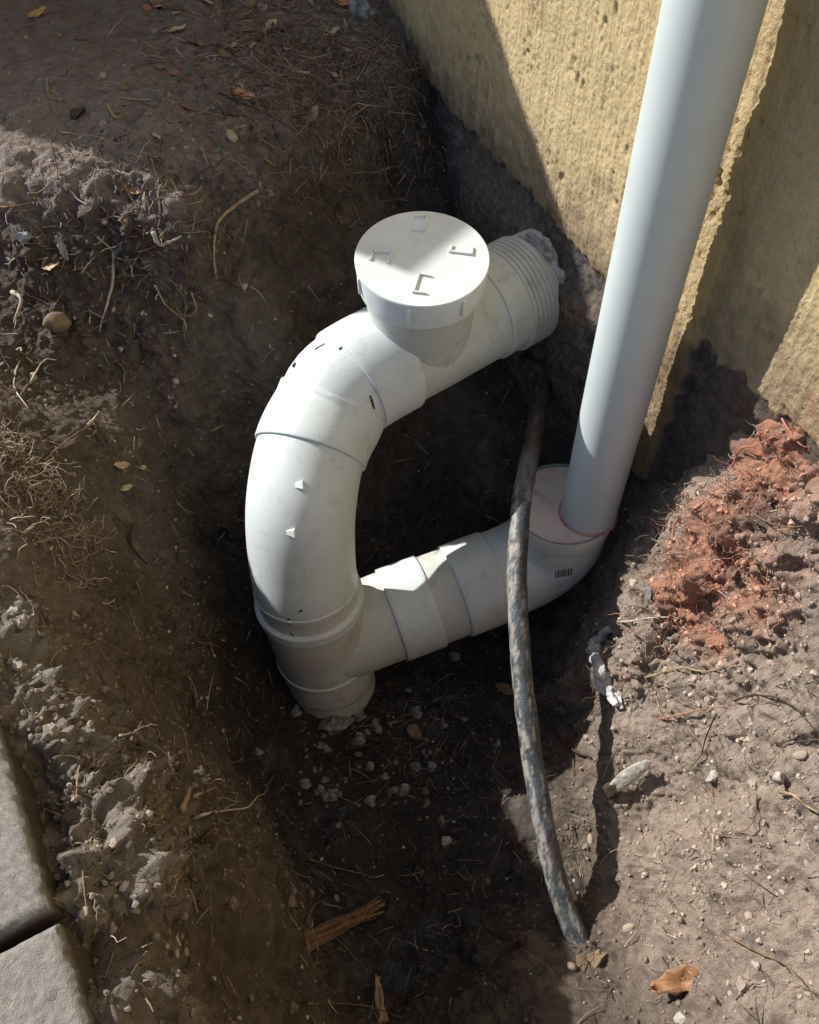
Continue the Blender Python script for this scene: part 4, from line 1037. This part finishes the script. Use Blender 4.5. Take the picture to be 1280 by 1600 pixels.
# lime crust standing at the pit lip
M_crust = noise_mat('lime_crust', (.38, .37, .34), (.66, .65, .62), 80, .9, 1, 260, .002)
rk2 = empty('lime_crust', tuple(hit(940, 1040)[0])); tag(rk2, 'upright ragged white lime crust at the lip of the sunny bank', 'lime crust')
pts_ = []
for (x, y) in [(952, 982), (936, 1000), (930, 1022), (938, 1045), (940, 1066), (952, 1084), (962, 1102)]:
    p, n = hit(x, y); v = Vector((0, 0, CAMH)) - p; v.normalize(); pts_.append(np.array(p + v * .016))
vd_ = np.array([0, 0, CAMH]) - pts_[3]; vd_ /= np.linalg.norm(vd_)
welt('crust_ridge', pts_, .0088, 1.0, M_crust, rk2, .9, .45, vd_)
welt('crust_ridge', [p + np.array([.010, -.004, -.003]) for p in pts_[3:]], .0065, 5.0, M_crust, rk2, 1.0, .5, vd_)

# grass tufts
M_gr = mat('grass_green', (.05, .13, .025), .6)
def grass(px, py, tips, label):
    p, n = hit(px, py); g = empty('grass_tuft', tuple(p)); tag(g, label, 'grass')
    for (tx, ty) in tips:
        e_ = np.array(p) + (at(tx, ty, depth_px(p)) - at(px, py, depth_px(p))) + np.array([0, 0, .006]); m_ = (np.array(p) + e_) / 2 + np.array([0, 0, .006])
        V, F = sweep(catmull([np.array(p), m_, e_], 5), np.linspace(.0011, .0003, 11), 5); link('blade', mesh_np('blade', V, F), M_gr, g)
grass(180, 580, [(166, 572), (168, 555), (160, 578), (172, 562)], 'tiny green grass tuft growing from the brown slope')
grass(347, 246, [(345, 222), (349, 226)], 'thin green grass blade on the shaded upper slope')
grass(335, 385, [(352, 398), (338, 372)], 'green sprig behind the thick tan root')

# ------------------------------------------------------------------ uncountable matter
ridx = np.arange(NA * NRT).reshape(NA, NRT)[:, 4:NR - 4].ravel()
Vn = Nn; BASEC = base; GP = P2
inview = (GP[:, 0] > -.95) & (GP[:, 0] < .62) & (GP[:, 1] > -.1) & (GP[:, 1] < 1.9) & ((GP[:, :2] - WA) @ WN < -.004)
def pick(n, wfun):
    ii = ridx[inview[ridx]]; w_ = wfun(ii); w_ = np.maximum(w_, 0); w_ /= w_.sum(); return rng.choice(ii, n, p=w_)
def crumbs(name, n, wfun, smin, smax, colf, power=3, sub=ICO1, label=None):
    ii = pick(n, wfun); V0, F0 = sub; k = len(V0)
    r = smin + (smax - smin) * rng.random(n) ** power
    q = V0[None] * (1 + .35 * rng.normal(size=(n, k, 1)).clip(-1.3, 1.3) * (.6 if k < 20 else .62)) * r[:, None, None] * rng.uniform(.6, 1.1, size=(n, 1, 3))
    q = q + (GP[ii] + Vn[ii] * (r * (.30 if k < 20 else -.15))[:, None])[:, None]
    F = (F0[None] + (np.arange(n) * k)[:, None, None]).reshape(-1, 3)
    me = mesh_np(name, q.reshape(-1, 3), F, False)
    cc_ = np.repeat(colf(ii, n), k, 0); set_attr(me, 'albedo', np.clip(cc_, .01, .65))
    o = link(name, me, M_crumb); tag(o, label, kind='stuff'); return o
M_crumb = vcol_mat('crumb', 'albedo', .95, [(600, .0012)], (1300, .3), .12)
wr = rough + .25
depthw = 1.0
def self_col(ii, n): return BASEC[ii] * rng.uniform(.65, 1.25, size=(n, 1))
crumbs('soil_clods', 1100, lambda ii: (wr[ii] - .3).clip(0, .8) + .05, .0028, .0085, self_col, 3.2, ICO2, 'loose clods spilled on the banks')
crumbs('soil_crumbs', 16000, lambda ii: wr[ii] ** 1.5, .0008, .0046, self_col, 3.5, ICO1, 'loose soil crumbs over the bank tops and slopes')
def speck(ii, n):
    c_ = np.array([[.45, .40, .33], [.30, .26, .22], [.55, .52, .46], [.16, .11, .08], [.36, .25, .15]])[rng.integers(0, 5, n)]; return c_ * rng.uniform(.6, 1.1, (n, 1))
crumbs('gravel', 4200, lambda ii: np.where(GP[ii, 2] < -.5, .12, .4) + (GP[ii, 0] > .2) * .2, .0007, .0032, speck, 3, ICO1, 'fine pale grit strewn through the soil')
def pix_blob(ii, px, py, h, r): c_ = onz(px, py, h); return np.exp(-((GP[ii] - c_) ** 2).sum(1) / r ** 2)
def hairs(name, n, wfun, lmin, lmax, r0, cols, label, curl=.5, lift=.55, segs=7, gravity=0., side=3, flat=False):
    ii = pick(n, wfun); Vt, Ft, Ct = [], [], []
    cols = np.array(cols)
    d = rng.normal(size=(n, 3)); d -= Vn[ii] * (d * Vn[ii]).sum(1)[:, None]; d /= np.linalg.norm(d, axis=1)[:, None]
    d = d + Vn[ii] * rng.uniform(-.05, lift, (n, 1)); d /= np.linalg.norm(d, axis=1)[:, None]
    ln = lmin + (lmax - lmin) * rng.random(n) ** 2
    pos = GP[ii] + Vn[ii] * .001; path = [pos.copy()]
    for s_ in range(segs):
        d = d + rng.normal(size=(n, 3)) * curl + np.array([0, 0, -gravity]); d /= np.linalg.norm(d, axis=1)[:, None]
        pos = pos + d * (ln / segs)[:, None]; path.append(pos.copy())
    path = np.stack(path, 1)                                  # n, segs+1, 3
    ref = rng.normal(size=(n, 1, 3)); T = np.gradient(path, axis=1); T /= np.linalg.norm(T, axis=2)[..., None] + 1e-9
    U = np.cross(T, ref); U /= np.linalg.norm(U, axis=2)[..., None] + 1e-9; W = np.cross(T, U)
    r = r0 * rng.uniform(.5, 1.3, (n, 1, 1)) * np.linspace(1, .35, segs + 1)[None, :, None]
    ang = np.arange(side) * 2 * np.pi / side
    asp = .35 if flat else 1
    ring = path[:, :, None] + r[..., None] * (U[:, :, None] * np.cos(ang)[None, None, :, None] + asp * W[:, :, None] * np.sin(ang)[None, None, :, None])
    V = ring.reshape(-1, 3); b0 = (np.arange(n) * (segs + 1) * side)[:, None, None]
    i_ = np.arange(segs)[:, None] * side; j_ = np.arange(side)[None]; k_ = (j_ + 1) % side
    F = np.stack([i_ + j_, i_ + k_, i_ + side + k_, i_ + side + j_], -1).reshape(1, -1, 4) + b0
    me = mesh_np(name, V, F.reshape(-1, 4))
    c_ = cols[rng.integers(0, len(cols), n)] * rng.uniform(.6, 1.2, (n, 1)); set_attr(me, 'albedo', np.repeat(c_, (segs + 1) * side, 0))
    o = link(name, me, M_crumb); tag(o, label, kind='stuff'); return o
PALE = [[.46, .37, .28], [.36, .27, .19], [.52, .44, .35]]; BRN = [[.16, .10, .06], [.26, .17, .11], [.10, .07, .05]]; REDC = [[.42, .18, .12], [.30, .13, .08], [.5, .28, .2]]
hairs('root_hairs', 1500, lambda ii: (wr[ii] * .5 + .1) * np.where(GP[ii, 2] < -.55, .4, 1), .012, .06, .0006, PALE + BRN + BRN, 'fine root hairs sprouting from the cut soil', .45)
hairs('fibrous_roots', 520, lambda ii: pix_blob(ii, 25, 760, -.08, .075) + .7 * pix_blob(ii, 15, 620, -.08, .05) + .35 * pix_blob(ii, 50, 820, -.1, .06), .02, .07, .0010, PALE, 'tangle of pale fibrous roots on the left bank', .5, .8)
hairs('root_mat', 420, lambda ii: pix_blob(ii, 240, 1250, -.09, .05) + .6 * pix_blob(ii, 320, 1290, -.13, .05) + .5 * pix_blob(ii, 170, 1400, -.05, .06), .008, .03, .0007, PALE + BRN, 'short roots in the crumbly left bank edge', .5, .9)
hairs('clay_roots', 520, lambda ii: pix_blob(ii, 1080, 830, -.28, .07) + pix_blob(ii, 1180, 700, -.1, .07) + .5 * pix_blob(ii, 1020, 960, -.4, .05) + .5 * pix_blob(ii, 1200, 850, -.2, .08), .015, .055, .0007, REDC + PALE, 'red stained rootlets on the clay rim by the wall', .42, .9)
hairs('needle_litter', 4600, lambda ii: 1.0 * pix_blob(ii, 500, 60, 0, .18) + 1.6 * pix_blob(ii, 560, 120, -.03, .11) + .35 * pix_blob(ii, 380, 40, 0, .2) + .35 * pix_blob(ii, 450, 190, -.06, .1) + .012, .02, .055, .0012, [[.26, .17, .11], [.42, .31, .23], [.50, .40, .31], [.34, .23, .16], [.36, .26, .19], [.10, .07, .055]], 'dry needle and leaf litter beside the wall', .10, .35, 4, 0, 3, True)
hairs('rim_litter', 700, lambda ii: pix_blob(ii, 130, 330, -.01, .14) + .8 * pix_blob(ii, 60, 420, -.05, .1) + .7 * pix_blob(ii, 230, 370, -.05, .1), .012, .05, .0011, BRN + PALE, 'roots and twigs along the sunlit left rim', .25, .5, 5)
hairs('hanging_roots', 420, lambda ii: pix_blob(ii, 440, 230, -.06, .09) + pix_blob(ii, 520, 200, -.08, .08) + .8 * pix_blob(ii, 380, 300, -.1, .1), .03, .10, .0006, BRN + [[.3, .22, .15]], 'fine roots hanging down the far pit wall', .2, .5, 8, .12)
hairs('bank_roots', 420, lambda ii: (GP[ii, 0] > .2) * (GP[ii, 1] < .6) * 1.0, .012, .06, .0006, BRN + REDC, 'thin roots strewn over the sunny right bank', .35, .3)
